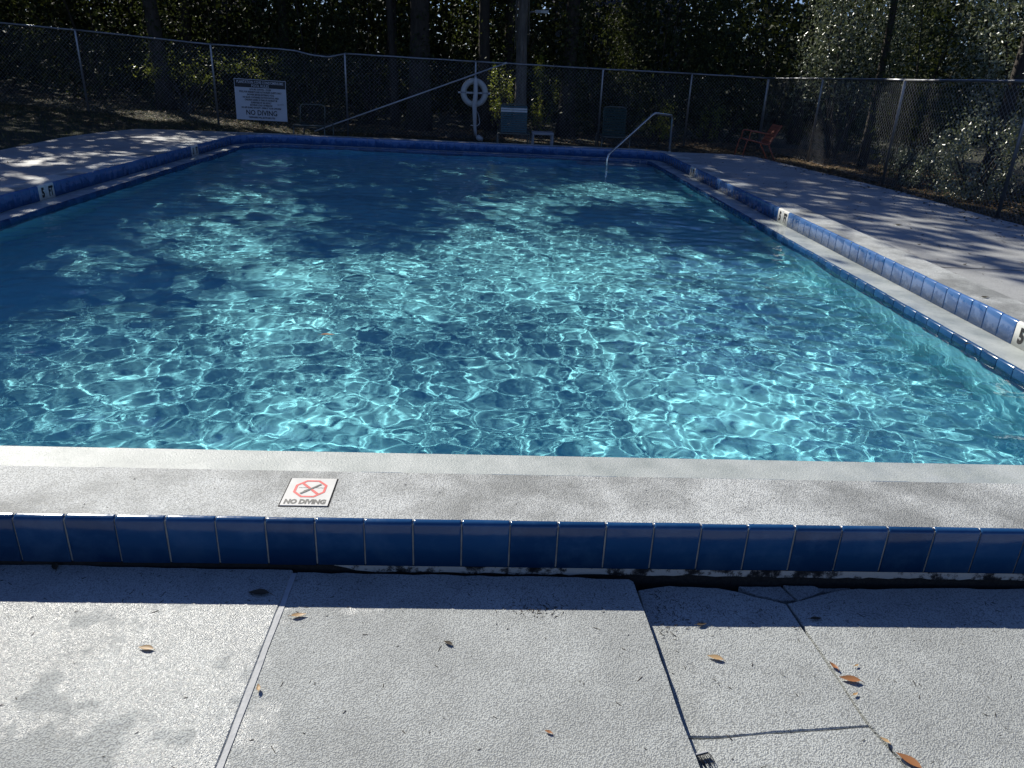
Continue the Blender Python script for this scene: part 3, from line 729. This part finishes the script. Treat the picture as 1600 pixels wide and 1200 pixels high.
MAIN = [(-3.74, 2.0), (-5.6, 3.6), (-4.96, 5.2), (-3.99, 5.45), (-3.34, 5.5), (-2.78, 5.9), (-2.36, 6.33), (-3.01, 6.73), (-3.66, 7.0), (-4.39, 7.3), (-4.44, 7.91), (-3.83, 8.32), (-3.6, 9.0), (-2.81, 8.83), (-1.82, 8.1), (-1.26, 8.16), (-.75, 8.86), (-.52, 10.31), (-.23, 11.53), (.93, 12.73), (2.43, 12.99), (3.0, 12.11), (3.05, 11.13), (1.67, 11.37), (1.1, 10.7), (1.11, 9.42), (1.64, 8.59), (2.33, 8.2), (2.87, 8.54), (3.5, 9.0), (3.95, 8.2), (3.98, 7.3), (4.4, 6.1), (5.2, 5.4), (6.5, 5.2), (9, 4.0), (14, 2), (14, -20), (-12, -20), (-12, 1), (-8, 2)]
BAND = [(-4.1, 10.74), (-3.87, 11.4), (-2.97, 10.84), (-2.13, 10.25), (-1.68, 9.12), (-2.24, 9.04), (-2.99, 9.56), (-3.79, 10.13)]
SPOTS = [(-2.66, 14.2, .35, .2), (-2.5, 11.9, .3, .2), (-1.48, 10.3, .2, .15), (2.74, 14.6, .5, .3), (-6.09, 10.8, .32, .2), (-5.78, 9.95, .5, .28), (-5.31, 11.24, .26, .2), (-5.12, 11.9, .16, .12), (-5.05, 9.7, .2, .15),
         (-5.82, 14.0, .35, .2), (-4.95, 14.2, .3, .2), (-5.06, 13.4, .25, .3), (-4.4, 7.4, .3, .25), (-5.2, 8.7, .25, .35), (4.31, 13.1, .4, .12), (5.2, 13.1, .5, .12), (5.15, 10.6, .55, .13), (4.7, 8.1, .8, .16), (5.3, 8.6, .6, .12),
         (4.9, 6.7, .7, .3), (3.92, 14.2, .6, .1), (4.35, 10.4, .4, .1), (3.45, 12.2, .3, .15), (3.4, 10.4, .25, .2), (-4.6, 10.4, .15, .3), (1.3, 14.0, .25, .15), (4.6, 11.7, .6, .1), (5.4, 7.4, .5, .2), (3.2, 13.6, .25, .2), (4.2, 9.2, .3, .1)]
def lit(x, y):
    wx_ = x + .22 * np.sin(3.1 * y + 1.7 * x) + .12 * np.sin(7.3 * y - 5 * x + 1); wy_ = y + .22 * np.sin(2.7 * x + 1) + .12 * np.sin(6.1 * x + 5.2 * y)
    a = inside(wx_, wy_, *poly_np(MAIN)) | inside(wx_, wy_, *poly_np(BAND))
    for (sx, sy, rx, ry) in SPOTS: a |= ((wx_ - sx) / (rx * 1.15 + .05)) ** 2 + ((wy_ - sy) / (ry * 1.15 + .08)) ** 2 < 1
    return a
# gaps cut through the unseen canopy to let sun onto the bushes: x, y, z, r
BEAMS = [(8.3, 12.7, .5, .75), (8.6, 13.2, .9, .6), (8.0, 13.6, .1, .5), (8.1, 19.6, 2.3, 1.2), (8.9, 19.4, 2.9, 1.2), (9.6, 19.5, 3.0, .7), (9.9, 14.5, 2.4, .9), (7.2, 18.6, .1, .4), (-11.5, 21.6, .2, .45), (-13.6, 20.4, .3, .4),
         (.42, 22.2, 1.0, .7), (1.5, 22.3, 1.1, .7), (-8.9, 22.2, 1.3, .8), (-7.6, 22.2, 1.3, .8), (-6.2, 21.9, 1.4, .7), (5.0, 22.1, .5, .6), (-11.5, 24.5, 4, .8), (3.5, 23.5, 3.2, .5), (-5, 23.5, 3.8, .4), (5.7, 17.8, .5, .4), (3.4, 18.8, -.1, .5), (6.4, 19.3, 1.7, .5)]
Sd = np.array(SUND)
def keep_shade(P, rng=True):
    t = P[:, 2] / Sd[2]; gx_, gy_ = P[:, 0] - Sd[0] * t, P[:, 1] - Sd[1] * t
    jt = R.normal(0, .22, (2, len(P))) * (1 + .5 * ((gx_ > -4.6) & (gx_ < 3.3) & (gy_ > 3)))
    k = ~lit(gx_ + jt[0], gy_ + jt[1])
    for (x_, y_, z_, r_) in BEAMS:
        v = P - np.array([x_, y_, z_]); tt = v @ Sd; dd = np.linalg.norm(v - tt[:, None] * Sd[None], axis=1)
        k &= ~((dd < r_ * R.uniform(.75, 1.1, len(P))) & (tt > .9))
    return k
TR_ = [ # x, y, trunk radius, height, bark, label
    (-1.95, 23.0, .33, 15, 'bark', 'thickest dark oak trunk behind the fence, between sign and life ring'),
    (-2.75, 23.6, .12, 12, 'bark', 'thin dark trunk just left of the thickest oak'),
    (-.10, 24.0, .20, 13, 'bark', 'straight dark trunk rising behind the life ring'),
    (.95, 21.7, .17, 14, 'pale_bark', 'pale barked trunk with hanging vines behind the teal lounge chair'),
    (2.35, 22.6, .24, 13, 'bark', 'dark ivy covered trunk right of the pale barked tree'),
    (8.9, 17.9, .10, 12, 'bark', 'dark trunk just outside the right fence past the red chair'),
    (9.6, 14.4, .13, 11, 'bark', 'slim leaning trunk behind the right fence, above the sunlit bush'),
    (9.0, 9.0, .2, 11, 'bark', 'trunk at the far right edge behind the last fence post'),
    (-9.0, 22.6, .22, 14, 'bark', 'dark trunk beyond the left fence behind the second post'),
    (-13.4, 19.0, .26, 15, 'bark', 'oak trunk outside the frame left of the lawn'),
    (-6.3, 26.0, .18, 14, 'bark', 'slender trunk deep in the wood behind the rules sign'),
    (-10.5, 29.0, .22, 15, 'bark', 'deep wood trunk at the upper left'),
    (-3.5, 30.0, .22, 15, 'bark', 'deep wood trunk left of the thickest oak'),
    (4.6, 26.5, .2, 14, 'bark', 'deep wood trunk behind the handrail'),
    (-17.0, 25.0, .25, 15, 'bark', 'deep wood trunk at the far left'),
    (9.5, 24.0, .18, 13, 'bark', 'dark trunk behind the far fence corner'),
    (-17.0, 14.0, .28, 14, 'bark', 'oak trunk on the rising lawn far to the left'),
    (0.8, 30.0, .2, 15, 'bark', 'deep wood trunk behind the pale barked tree'),
]
tx = np.array([t[0] for t in TR_]); ty = np.array([t[1] for t in TR_])
# unseen canopy sprays, placed so that their shade falls on chosen ground
ncl = 9500
cx0 = R.uniform(-17, 12, ncl); cy0 = R.uniform(3.5, 36, ncl); ch = R.uniform(6.5, 13, ncl)
CP = np.stack([cx0 + Sd[0] / Sd[2] * ch, cy0 + Sd[1] / Sd[2] * ch, ch], 1)
dist = np.hypot(CP[:, None, 0] - tx, CP[:, None, 1] - ty); own = dist.argmin(1); ok = dist.min(1) < 9.5
CP, own = CP[ok], own[ok]
LP = (CP[:, None] + R.normal(size=(len(CP), 23, 3)) * [.42, .42, .26]).reshape(-1, 3); lown = np.repeat(own, 23)
ks = keep_shade(LP); LP, lown = LP[ks], lown[ks]  # crown leaves removed wherever sun patches are meant to land
print('canopy leaves', len(LP))
def limb_tree(i, x, y, r, h, bk, label):
    o = empty('oak_tree', (x, y, g0(x, y) - .1), 0, label=label, cat='tree', group='oaks around the pool')
    lean = Vector((rnd.uniform(-.5, .5), rnd.uniform(-.5, .5), 0)); o3 = Vector(o.location)
    tp = []; tr = []
    for k in range(9):
        t = k / 8; tp.append(Vector((lean.x * t * t + .06 * math.sin(5 * t + i), lean.y * t * t + .05 * math.cos(4 * t + i), t * h * .72))); tr.append(r * (1.25 if k == 0 else 1) * (1 - .72 * t))
    MB().tube(tp, tr, 12).build('trunk', M[bk], o)
    mine = CP[own == i]
    br = MB()
    if len(mine):
        pick = mine[R.choice(len(mine), min(len(mine), 16), replace=False)]
        for p in pick:
            e = Vector(p) - o3; s0 = Vector(tp[4 + rnd.randrange(4)]); mid = s0.lerp(e, .5) + Vector((0, 0, rnd.uniform(.2, 1.0)))
            br.tube([s0, s0.lerp(mid, .5) + Vector((rnd.uniform(-.2, .2), rnd.uniform(-.2, .2), .1)), mid, mid.lerp(e, .5), e], [r * .36, r * .28, r * .2, r * .12, .015], 6, cap=False)
        br.build('limbs', M[bk], o)
        c = LP[lown == i] - np.array(o3)
        if len(c): leaves('shade_crown', c, .26, M['oak'], o, asp=.6)
    return o
trees = [limb_tree(i, *t) for i, t in enumerate(TR_)]
for ti, zz, nn in ((0, 3.2, 700), (4, 4.6, 2600), (8, 4.0, 900), (15, 4.4, 1500)):
    a_ = R.uniform(0, 6.283, nn); z_ = R.uniform(0, 1, nn) ** .8 * zz; rr_ = TR_[ti][2] + np.abs(R.normal(.05, .09, nn)) * (1 + .6 * np.sin(z_ * 3 + ti))
    leaves('ivy', np.stack([np.cos(a_) * rr_, np.sin(a_) * rr_, z_ + .1], 1), .085, M['oak'], trees[ti], asp=.7)
# vines hanging on the pale trunk
vm = MB()
for k in range(9):
    a = rnd.uniform(-.9, .9); x0 = math.sin(a) * .24 - .05; y0 = -math.cos(a) * .24
    z1 = rnd.uniform(4, 6); z0 = rnd.uniform(1.9, 2.7)
    vm.tube([(x0 + .1, y0, z1), (x0 + rnd.uniform(-.08, .05), y0 - .04, (z1 + z0) / 2), (x0 + rnd.uniform(-.12, .05), y0 - .03, z0)], .009, 4)
vm.build('hanging_vines', M['pale_bark'], trees[3])
fbx = empty('floodlight', (1.38, 21.5, 2.97), 0, label='small white floodlight box beside the pale barked trunk', cat='floodlight')
MB().box((-.17, -.06, -.035), (.17, .05, .035)).build('housing', M['white_plastic'], fbx); MB().box((-.16, -.068, -.028), (-.03, -.062, .028)).build('lens', M['grey_frame'], fbx)
MB().tube([(-.17, 0, 0), (-.32, .05, -.02)], .02, 6).build('bracket', M['galv'], fbx)

def bush(name, x, y, rx, ry, h, n, size, mat, label, cat='bush', z0=0., ncl=None, group=None, low=0., asp=.42, parent=None):
    z = g0(x, y)
    o = empty(name, (x, y, z), 0, label=label, cat=cat, group=group)
    ncl = ncl or max(12, n // 90)
    th = R.uniform(0, 2 * math.pi, ncl); u = R.uniform(low, 1, ncl); rad = R.uniform(.35, 1, ncl) ** .6
    prof = np.sqrt(np.clip(1 - (2 * u - 1) ** 2 * .8, .1, 1))
    c = np.stack([np.cos(th) * rx * rad * prof, np.sin(th) * ry * rad * prof, z0 + u * (h - z0)], 1)
    sp = np.array([rx, ry, h - z0]) * .16
    L = (c[:, None] + R.normal(size=(ncl, n // ncl, 3)) * sp).reshape(-1, 3)
    L[:, 2] = np.abs(L[:, 2]) + .03
    wp = L + np.array([x, y, z]); 
    if x > 6.9 and y < 21: L = L[wp[:, 0] > 7.50]
    elif y < 22.5: L = L[wp[:, 1] > 20.25]
    leaves('foliage', L, size, mat, o, asp=asp)
    st = MB()
    for k in range(min(9, ncl)):
        e = Vector(c[k]); st.tube([(rnd.uniform(-.1, .1), rnd.uniform(-.1, .1), -.05), e * .5 + Vector((rnd.uniform(-.1, .1), 0, .1)), e], [.025, .018, .006], 5, cap=False)
    st.build('stems', M['bark'], o)
    return o
# understory behind the back fence
U = [(-15.0, 23.5, 2.4, 1.5, 4.8, 7000, 'oak', 'dense dark shrub at the far left behind the fence'),
     (-11.6, 24.5, 2.3, 1.5, 5.2, 8000, 'oak', 'dark shrub behind the first visible fence post'),
     (-8.0, 24.8, 2.2, 1.4, 5.0, 8000, 'oak', 'leafy dark shrub left of the rules sign'),
     (-5.2, 23.6, 1.5, 1.1, 4.6, 6000, 'oak', 'dark leafy shrub above the rules sign'),
     (-3.6, 25.0, 2.0, 1.2, 5.0, 6000, 'oak', 'dark shrub between the rules sign and the thickest oak'),
     (.4, 24.9, 1.8, 1.2, 4.8, 6000, 'oak', 'leafy shrub behind the life ring'),
     (3.4, 23.9, 1.5, 1.0, 5.0, 7500, 'oak', 'leafy tree mass right of the pale barked trunk'),
     (5.0, 23.2, 1.6, 1.1, 4.9, 8000, 'oak', 'dark thicket behind the handrail'),
     (7.2, 23.2, 1.6, 1.1, 5.0, 8000, 'oak', 'dark thicket behind the fence corner'),
     (10.2, 21.8, 1.9, 1.4, 5.2, 8000, 'oak', 'dark thicket beyond the right fence')]
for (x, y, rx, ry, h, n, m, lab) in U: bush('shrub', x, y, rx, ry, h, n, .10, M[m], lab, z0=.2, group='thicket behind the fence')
bush('sunlit_shrub', .42, 22.2, .34, .3, 1.75, 900, .07, M['yellow'], 'shrub coloured sunlit yellow green left of the pale trunk', z0=.4)
bush('sunlit_shrub', 1.5, 22.3, .38, .3, 1.9, 1000, .07, M['yellow'], 'shrub coloured sunlit yellow green right of the pale trunk', z0=.3)
bush('sunlit_shrub', -8.2, 22.2, 1.5, .5, 1.45, 900, .07, M['yellow'], 'sunny yellow green leaves behind the left fence, left of the sign', z0=.85)
bush('sunlit_shrub', -6.2, 21.9, .9, .4, 1.65, 500, .065, M['yellow'], 'sunny yellow green leaves glinting just above the rules sign', z0=1.15)
bush('sunlit_shrub', 4.9, 22.1, .6, .4, .9, 700, .07, M['yellow'], 'low weeds coloured sunlit yellow behind the handrail', z0=.2)
bush('sunlit_shrub', 6.2, 22.0, .5, .4, 1.1, 600, .07, M['yellow'], 'low weeds coloured sunlit yellow left of the red chair', z0=.2)
# right side
bush('glossy_tree', 8.75, 19.4, 1.25, 1.0, 4.6, 9500, .085, M['glossy'], 'glossy leaved tree catching the sun above the right fence corner', cat='tree', z0=1.3, low=.1)
bush('glossy_tree', 10.6, 15.5, 1.6, 1.6, 5.2, 11000, .085, M['glossy'], 'tall glossy leaved tree at the upper right corner', cat='tree', z0=1.2, low=.05)
bush('glossy_tree', 9.4, 17.2, 1.3, 1.1, 4.6, 7000, .08, M['oak'], 'darker leaved tree between the two glossy trees', cat='tree', z0=.8)
bush('sunlit_bush', 8.35, 12.9, .62, .75, 1.25, 3400, .06, M['glossy'], 'small sunlit bush behind the right fence near the ground', z0=.05, asp=.5)
bush('sunlit_bush', 7.95, 14.3, .35, .5, .55, 1200, .05, M['glossy'], 'low sunlit ground plant left of the small sunlit bush', z0=.02, asp=.5)
bush('shrub', 9.3, 11.0, 1.3, 1.6, 3.6, 8000, .07, M['oak'], 'dark shrub behind the right end of the fence', z0=.1)
bush('shrub', 8.9, 15.8, .9, 1.0, 1.6, 3000, .07, M['oak'], 'low dark shrub behind the middle of the right fence', z0=.05)
bush('shrub', 9.0, 7.6, 1.1, 1.6, 3.2, 5000, .07, M['oak'], 'dark shrub outside the right edge of the frame', z0=.1)
bush('shrub', 11.5, 13.0, 1.6, 2.5, 5.0, 6000, .09, M['oak'], 'tall dark shrub behind the sunlit bush', z0=.3)
# far wood, one mass
nf = 110000
a = R.uniform(-1.05, 1.05, nf); d = R.uniform(31, 46, nf); cl = np.sin(a * 23 + d * .4) * .5 + np.sin(a * 57 + 2) * .3
FZ = R.uniform(-.2, 1, nf) ** 1 * 0 + np.abs(R.normal(0, 1, nf)) * 3.2 * (1 + .25 * cl)
FP = np.stack([np.sin(a) * d, np.cos(a) * d, FZ], 1)
FP = np.concatenate([FP, np.stack([np.sin(a[:30000] * 1.0) * 47, np.cos(a[:30000]) * 47, R.uniform(0, 9, 30000)], 1), np.stack([np.sin(a[:60000]) * 43, np.cos(a[:60000]) * 43, R.uniform(1, 12, 60000)], 1)])
FP[:, 2] += gz(FP[:, 0], FP[:, 1])
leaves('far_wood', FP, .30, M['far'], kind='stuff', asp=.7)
# dark ground cover & litter
def house(x, y, w, dp, h, rz, label):
    o = empty('house', (x, y, g0(x, y) - .2), rz, label=label, cat='house')
    MB().box((-w / 2, -dp / 2, 0), (w / 2, dp / 2, h)).build('wall', M['siding'], o)
    m_ = MB(); e = .3
    A = [(-w / 2 - e, -dp / 2 - e, h), (w / 2 + e, -dp / 2 - e, h), (w / 2 + e, dp / 2 + e, h), (-w / 2 - e, dp / 2 + e, h)]; r0, r1 = (-w / 2 - e, 0, h + 1.6), (w / 2 + e, 0, h + 1.6)
    m_.quad(A[0], A[1], r1, r0); m_.quad(A[2], A[3], r0, r1); m_.quad(A[1], A[2], r1); m_.quad(A[3], A[0], r0); m_.quad(A[3], A[2], A[1], A[0]); m_.build('roof', M['roofing'], o)
    for wx_ in (-w * .28, w * .22):
        f_ = MB().box((wx_ - .5, -dp / 2 - .03, 1.0), (wx_ + .5, -dp / 2 + .02, 2.3)).build('window', M['sign_white'], o)
        MB().box((wx_ - .43, -dp / 2 - .045, 1.07), (wx_ + .43, -dp / 2 - .032, 2.23)).build('pane', M['glass'], f_)
house(-13.8, 40, 5.5, 5, 3.0, .25, 'pale grey house glimpsed through the leaves at the upper left')
house(6.5, 42, 6, 5, 4.2, -.1, 'pale lilac grey house glimpsed through leaves right of centre')
# grass on the left lawn
def inside_blocks(x, y):
    return ((x > -7.3) & (x < 6.1) & (y < 16.1)) & ~((x > 5.8) & (y > 12))
ng = 42000
gxx = R.uniform(-17, -3, ng); gyy = R.uniform(6, 23, ng); k = ~inside_blocks(gxx, gyy); gxx, gyy = gxx[k], gyy[k]
hh = R.uniform(.02, .075, len(gxx)); zz = gz(gxx, gyy); lean = R.normal(0, .03, (len(gxx), 2)); wd = .005
an = R.uniform(0, 3.14, len(gxx))
A = np.stack([gxx - wd * np.cos(an), gyy - wd * np.sin(an), zz - .01], 1); B = np.stack([gxx + wd * np.cos(an), gyy + wd * np.sin(an), zz - .01], 1); Cc = np.stack([gxx + lean[:, 0], gyy + lean[:, 1], zz + hh], 1)
co = np.stack([A, B, Cc], 1).reshape(-1, 3)
link('lawn_grass', npmesh('lawn_grass', co, np.arange(len(co)).reshape(-1, 3), M['grass']), kind='stuff')
def litter(name, n, xf, yf, size, mat, zoff=.012, zfun=None, keep=None, **k):
    x_ = xf(n); y_ = yf(n)
    if keep is not None: kk = keep(x_, y_); x_, y_ = x_[kk], y_[kk]
    z_ = (gz(x_, y_) if zfun is None else zfun(x_, y_)) + zoff * R.uniform(.3, 1.5, len(x_))
    n = len(x_); s = size * R.uniform(.5, 1.4, n); an = R.uniform(0, 6.283, n); tl = R.normal(0, .25, (n, 2))
    d_ = np.stack([np.cos(an), np.sin(an), tl[:, 0]], 1) * s[:, None] * .5; w_ = np.stack([-np.sin(an), np.cos(an), tl[:, 1]], 1) * s[:, None] * .2
    c_ = np.stack([x_, y_, z_], 1); up_ = np.array([0, 0, 1]) * (s * .1)[:, None]
    co = np.stack([c_ - d_ + up_, c_ + w_, c_ + d_ + up_, c_ - w_], 1).reshape(-1, 3); i = np.arange(n)[:, None] * 4
    return link(name, npmesh(name, co, np.concatenate([i + [0, 1, 2], i + [0, 2, 3]], 1).reshape(-1, 3), mat), kind='stuff', **k)
def kp(x, y): return ~inside_blocks(x, y)
litter('leaf_litter', 26000, lambda n: R.uniform(5.2, 10.5, n), lambda n: R.uniform(4, 22, n), .075, M['litter'], keep=lambda x, y: x > np.interp(y, [4, 8.2, 10.8, 12.4, 15.4, 16], [6.05, 6.05, 5.9, 5.7, 5.3, 3]) + np.abs(R.normal(0, .12, len(x))) * 0)
litter('leaf_litter', 16000, lambda n: R.uniform(-16, 8, n), lambda n: 16.1 + R.random(n) ** .8 * 8, .075, M['litter'])
litter('leaf_litter', 1400, lambda n: R.uniform(5.0, 6.1, n), lambda n: R.uniform(4, 15.5, n), .05, M['dark_leaf'], zoff=.006, zfun=lambda x, y: x * 0 + .146, keep=lambda x, y: x + R.exponential(.16, len(x)) > np.interp(y, [4, 8.2, 10.8, 12.4, 15.4], [6.05, 6.02, 5.92, 5.7, 5.3]))
# fine debris on the decks
litter('deck_debris', 420, lambda n: R.uniform(3.8, 6.0, n), lambda n: R.uniform(3, 15, n), .035, M['dark_leaf'], zoff=.004, zfun=lambda x, y: x * 0 + .147)
litter('deck_debris', 60, lambda n: R.uniform(-6.9, -5.2, n), lambda n: R.uniform(6, 15, n), .035, M['dark_leaf'], zoff=.004, zfun=lambda x, y: x * 0 + .188)
def bits(name, X_, Y_, z, lo, hi, mat):
    n = len(X_); an = R.uniform(0, 3.14, n); s = R.uniform(lo, hi, n); w = np.minimum(s * R.uniform(.06, .2, n) + .0004, .0018); h = .0015
    d_ = np.stack([np.cos(an) * s / 2, np.sin(an) * s / 2, R.uniform(0, .002, n)], 1); w_ = np.stack([-np.sin(an) * w / 2, np.cos(an) * w / 2, 0 * an], 1)
    c_ = np.stack([X_, Y_, z + 0 * X_], 1); t_ = c_ + [0, 0, h]
    co = np.stack([c_ - d_ - w_, c_ - d_ + w_, c_ + d_ + w_, c_ + d_ - w_, t_ - d_ * .8, t_ + d_ * .8], 1).reshape(-1, 3); i = np.arange(n)[:, None] * 6
    tri = np.concatenate([i + [0, 5, 4], i + [0, 3, 5], i + [1, 4, 5], i + [1, 5, 2], i + [0, 4, 1], i + [3, 2, 5]], 1).reshape(-1, 3)
    return link(name, npmesh(name, co, tri, mat), kind='stuff')
zf = .001
bx_ = np.concatenate([R.uniform(-1.7, .5, 110), R.normal(.20, .045, 90), R.uniform(-1.6, .5, 70), R.uniform(-.1, .5, 50)]); by_ = np.concatenate([R.uniform(1.83, 2.0, 110), R.normal(1.84, .022, 90), R.uniform(1.2, 1.9, 70), R.uniform(1.85, 1.98, 50)])
bits('deck_twigs', bx_, by_, .0155, .003, .013, M['twig'])
bx_ = np.concatenate([R.uniform(.56, 2.1, 150), R.normal(.60, .03, 60), R.uniform(.56, 1.9, 50)]); by_ = np.concatenate([R.uniform(1.8, 1.96, 150), R.uniform(1.75, 1.98, 60), R.uniform(1.2, 1.85, 50)])
bits('deck_twigs', bx_, by_, -.0145, .004, .015, M['twig'])
bits('deck_twigs', R.uniform(-1.4, 3, 60), R.uniform(2.08, 2.3, 60), ZC + .001, .003, .008, M['twig'])

bx_ = R.uniform(-2.2, -.62, 130); bits('deck_twigs', bx_, np.where(R.random(130) < .6, R.uniform(1.84, 2.01, 130), R.uniform(1.2, 2, 130)), .0208, .003, .014, M['twig'])
_nx = R.uniform(-1.8, 2.2, 60); bits('pine_needles', _nx, R.uniform(1.15, 1.99, 60), np.where(_nx < -.58, .0205, np.where(_nx < .53, .0155, -.0135)), .010, .030, M['twig'])
# individually countable fallen leaves
def fallen(p, L, rz, mat, label, curl=.25, w=.36):
    curl *= .5
    o = empty('fallen_leaf', (p[0], p[1], p[2]), rz, label=label, cat='leaf'); m_ = MB(); N = 8; row = []
    for i in range(N + 1):
        t = i / N; hw_ = math.sin(math.pi * min(1, t * 1.02) ** .8) * L * w * .5 + .0006; x_ = (t - .5) * L; z_ = .002 + curl * L * (t - .5) ** 2
        row.append([(x_, -hw_, z_ + hw_ * .55), (x_, 0, z_), (x_, hw_, z_ + hw_ * .4)])
    for i in range(N):
        for j in range(2):
            n = len(m_.v); m_.v += [row[i][j], row[i][j + 1], row[i + 1][j + 1], row[i + 1][j]]; m_.f.append((n, n + 1, n + 2, n + 3)); m_.sm.append(True)
    me = m_.mesh('leaf_blade', mat); bm = bmesh.new(); bm.from_mesh(me); bmesh.ops.remove_doubles(bm, verts=bm.verts, dist=1e-5); bm.to_mesh(me); bm.free()
    link('leaf_blade', me, o); MB().tube([(-L * .5, 0, .002 + curl * L * .25), (-L * .68, .003, .002)], .0009, 5).build('stalk', mat, o)
    return o
for (px, py, z, L, rz, mt, lab, cu) in [
    (467, 963, .016, .045, .2, 'tan_leaf', 'folded tan leaf at the shadow edge beside the sealed joint', .8),
    (228, 1014, .021, .044, 3.0, 'tan_leaf', 'pale tan leaf lying alone on the left deck slab', .2),
    (404, 1076, .020, .026, 1.9, 'tan_leaf', 'small curled tan leaf resting on the sealed joint', .9),
    (404, 928, .021, .066, 3.1, 'dark_leaf', 'long dark leaf in the coping shadow left of the joint', .3),
    (1117, 1029, -.014, .046, 2.8, 'tan_leaf', 'tan leaf between the two deck cracks', .3),
    (1302, 1042, -.012, .032, 2.0, 'brown_leaf', 'small upright leaf lodged in the diagonal crack', 1.2),
    (1327, 1063, -.012, .058, 2.9, 'brown_leaf', 'large torn brown leaf on the diagonal crack', .5),
    (1336, 1086, -.012, .020, .5, 'tan_leaf', 'tiny tan leaf scrap below the large brown leaf', .8),
    (1338, 1041, -.012, .016, .5, 'tan_leaf', 'tiny tan scrap right of the upright leaf', .8),
    (1419, 1190, -.012, .062, 2.3, 'brown_leaf', 'orange brown leaf at the bottom edge of the deck', .3),
    (1382, 1158, -.012, .025, 2.3, 'tan_leaf', 'little broken leaf on the crack above the orange brown leaf', .6),
    (700, 1006, .016, .030, 2.6, 'dark_leaf', 'thin brown twig like leaf on the middle slab', .3),
    (857, 1145, .016, .020, 2.7, 'brown_leaf', 'short brown leaf bit low on the middle slab', .4),
    (86, 886, .021, .05, 2.2, 'dark_leaf', 'dark leaf by the foot of the tiled wall at the left', .3),
    (1275, 968, -.012, .04, .1, 'dark_leaf', 'dark leaf in the coping shadow right of the diagonal crack', .3),
    (1096, 977, -.014, .034, .2, 'dark_leaf', 'dark crumpled leaf at the shadow edge between the cracks', .6),
    (1539, 465, ZC, .07, .3, 'dark_leaf', 'dark leaf on the right coping near the frame edge', .5),
    (1404, 352, .147, .11, .3, 'dark_leaf', 'black crumpled leaf in the middle of the right deck', .8),
    (1513, 538, ZL, .05, .2, 'dark_leaf', 'dark leaf soaked on the right ledge', .2),
    (512, 524, .004, .085, .1, 'brown_leaf', 'orange leaf floating in the middle of the pool', .2),
    (155, 261, .188, .10, .2, 'dark_leaf', 'dark leaf on the sunny patch of the left deck', .5)]:
    p = at(px, py, z); fallen((p.x, p.y, z + .001), L, rz, M[mt], lab, cu)
# bristle strip at the bottom edge
bp = at(1077, 1180, 0); bs = empty('brush_head', (bp.x, bp.y, -.012), .27, label='black bristled brush head lying at the end of the dark crack', cat='brush')
MB().box((-.052, -.003, .004), (.052, .001, .012)).build('brush_back', M['caulk'], bs)
bm_ = MB()
for k in range(34):
    x_ = -.054 + k * .0032; bm_.tube([(x_, -.003, .009), (x_ + rnd.uniform(-.002, .004), -.012, .008), (x_ + rnd.uniform(0, .008), -.028 - rnd.uniform(0, .008), .003)], .0012, 4)
bm_.build('bristles', M['black'], bs)
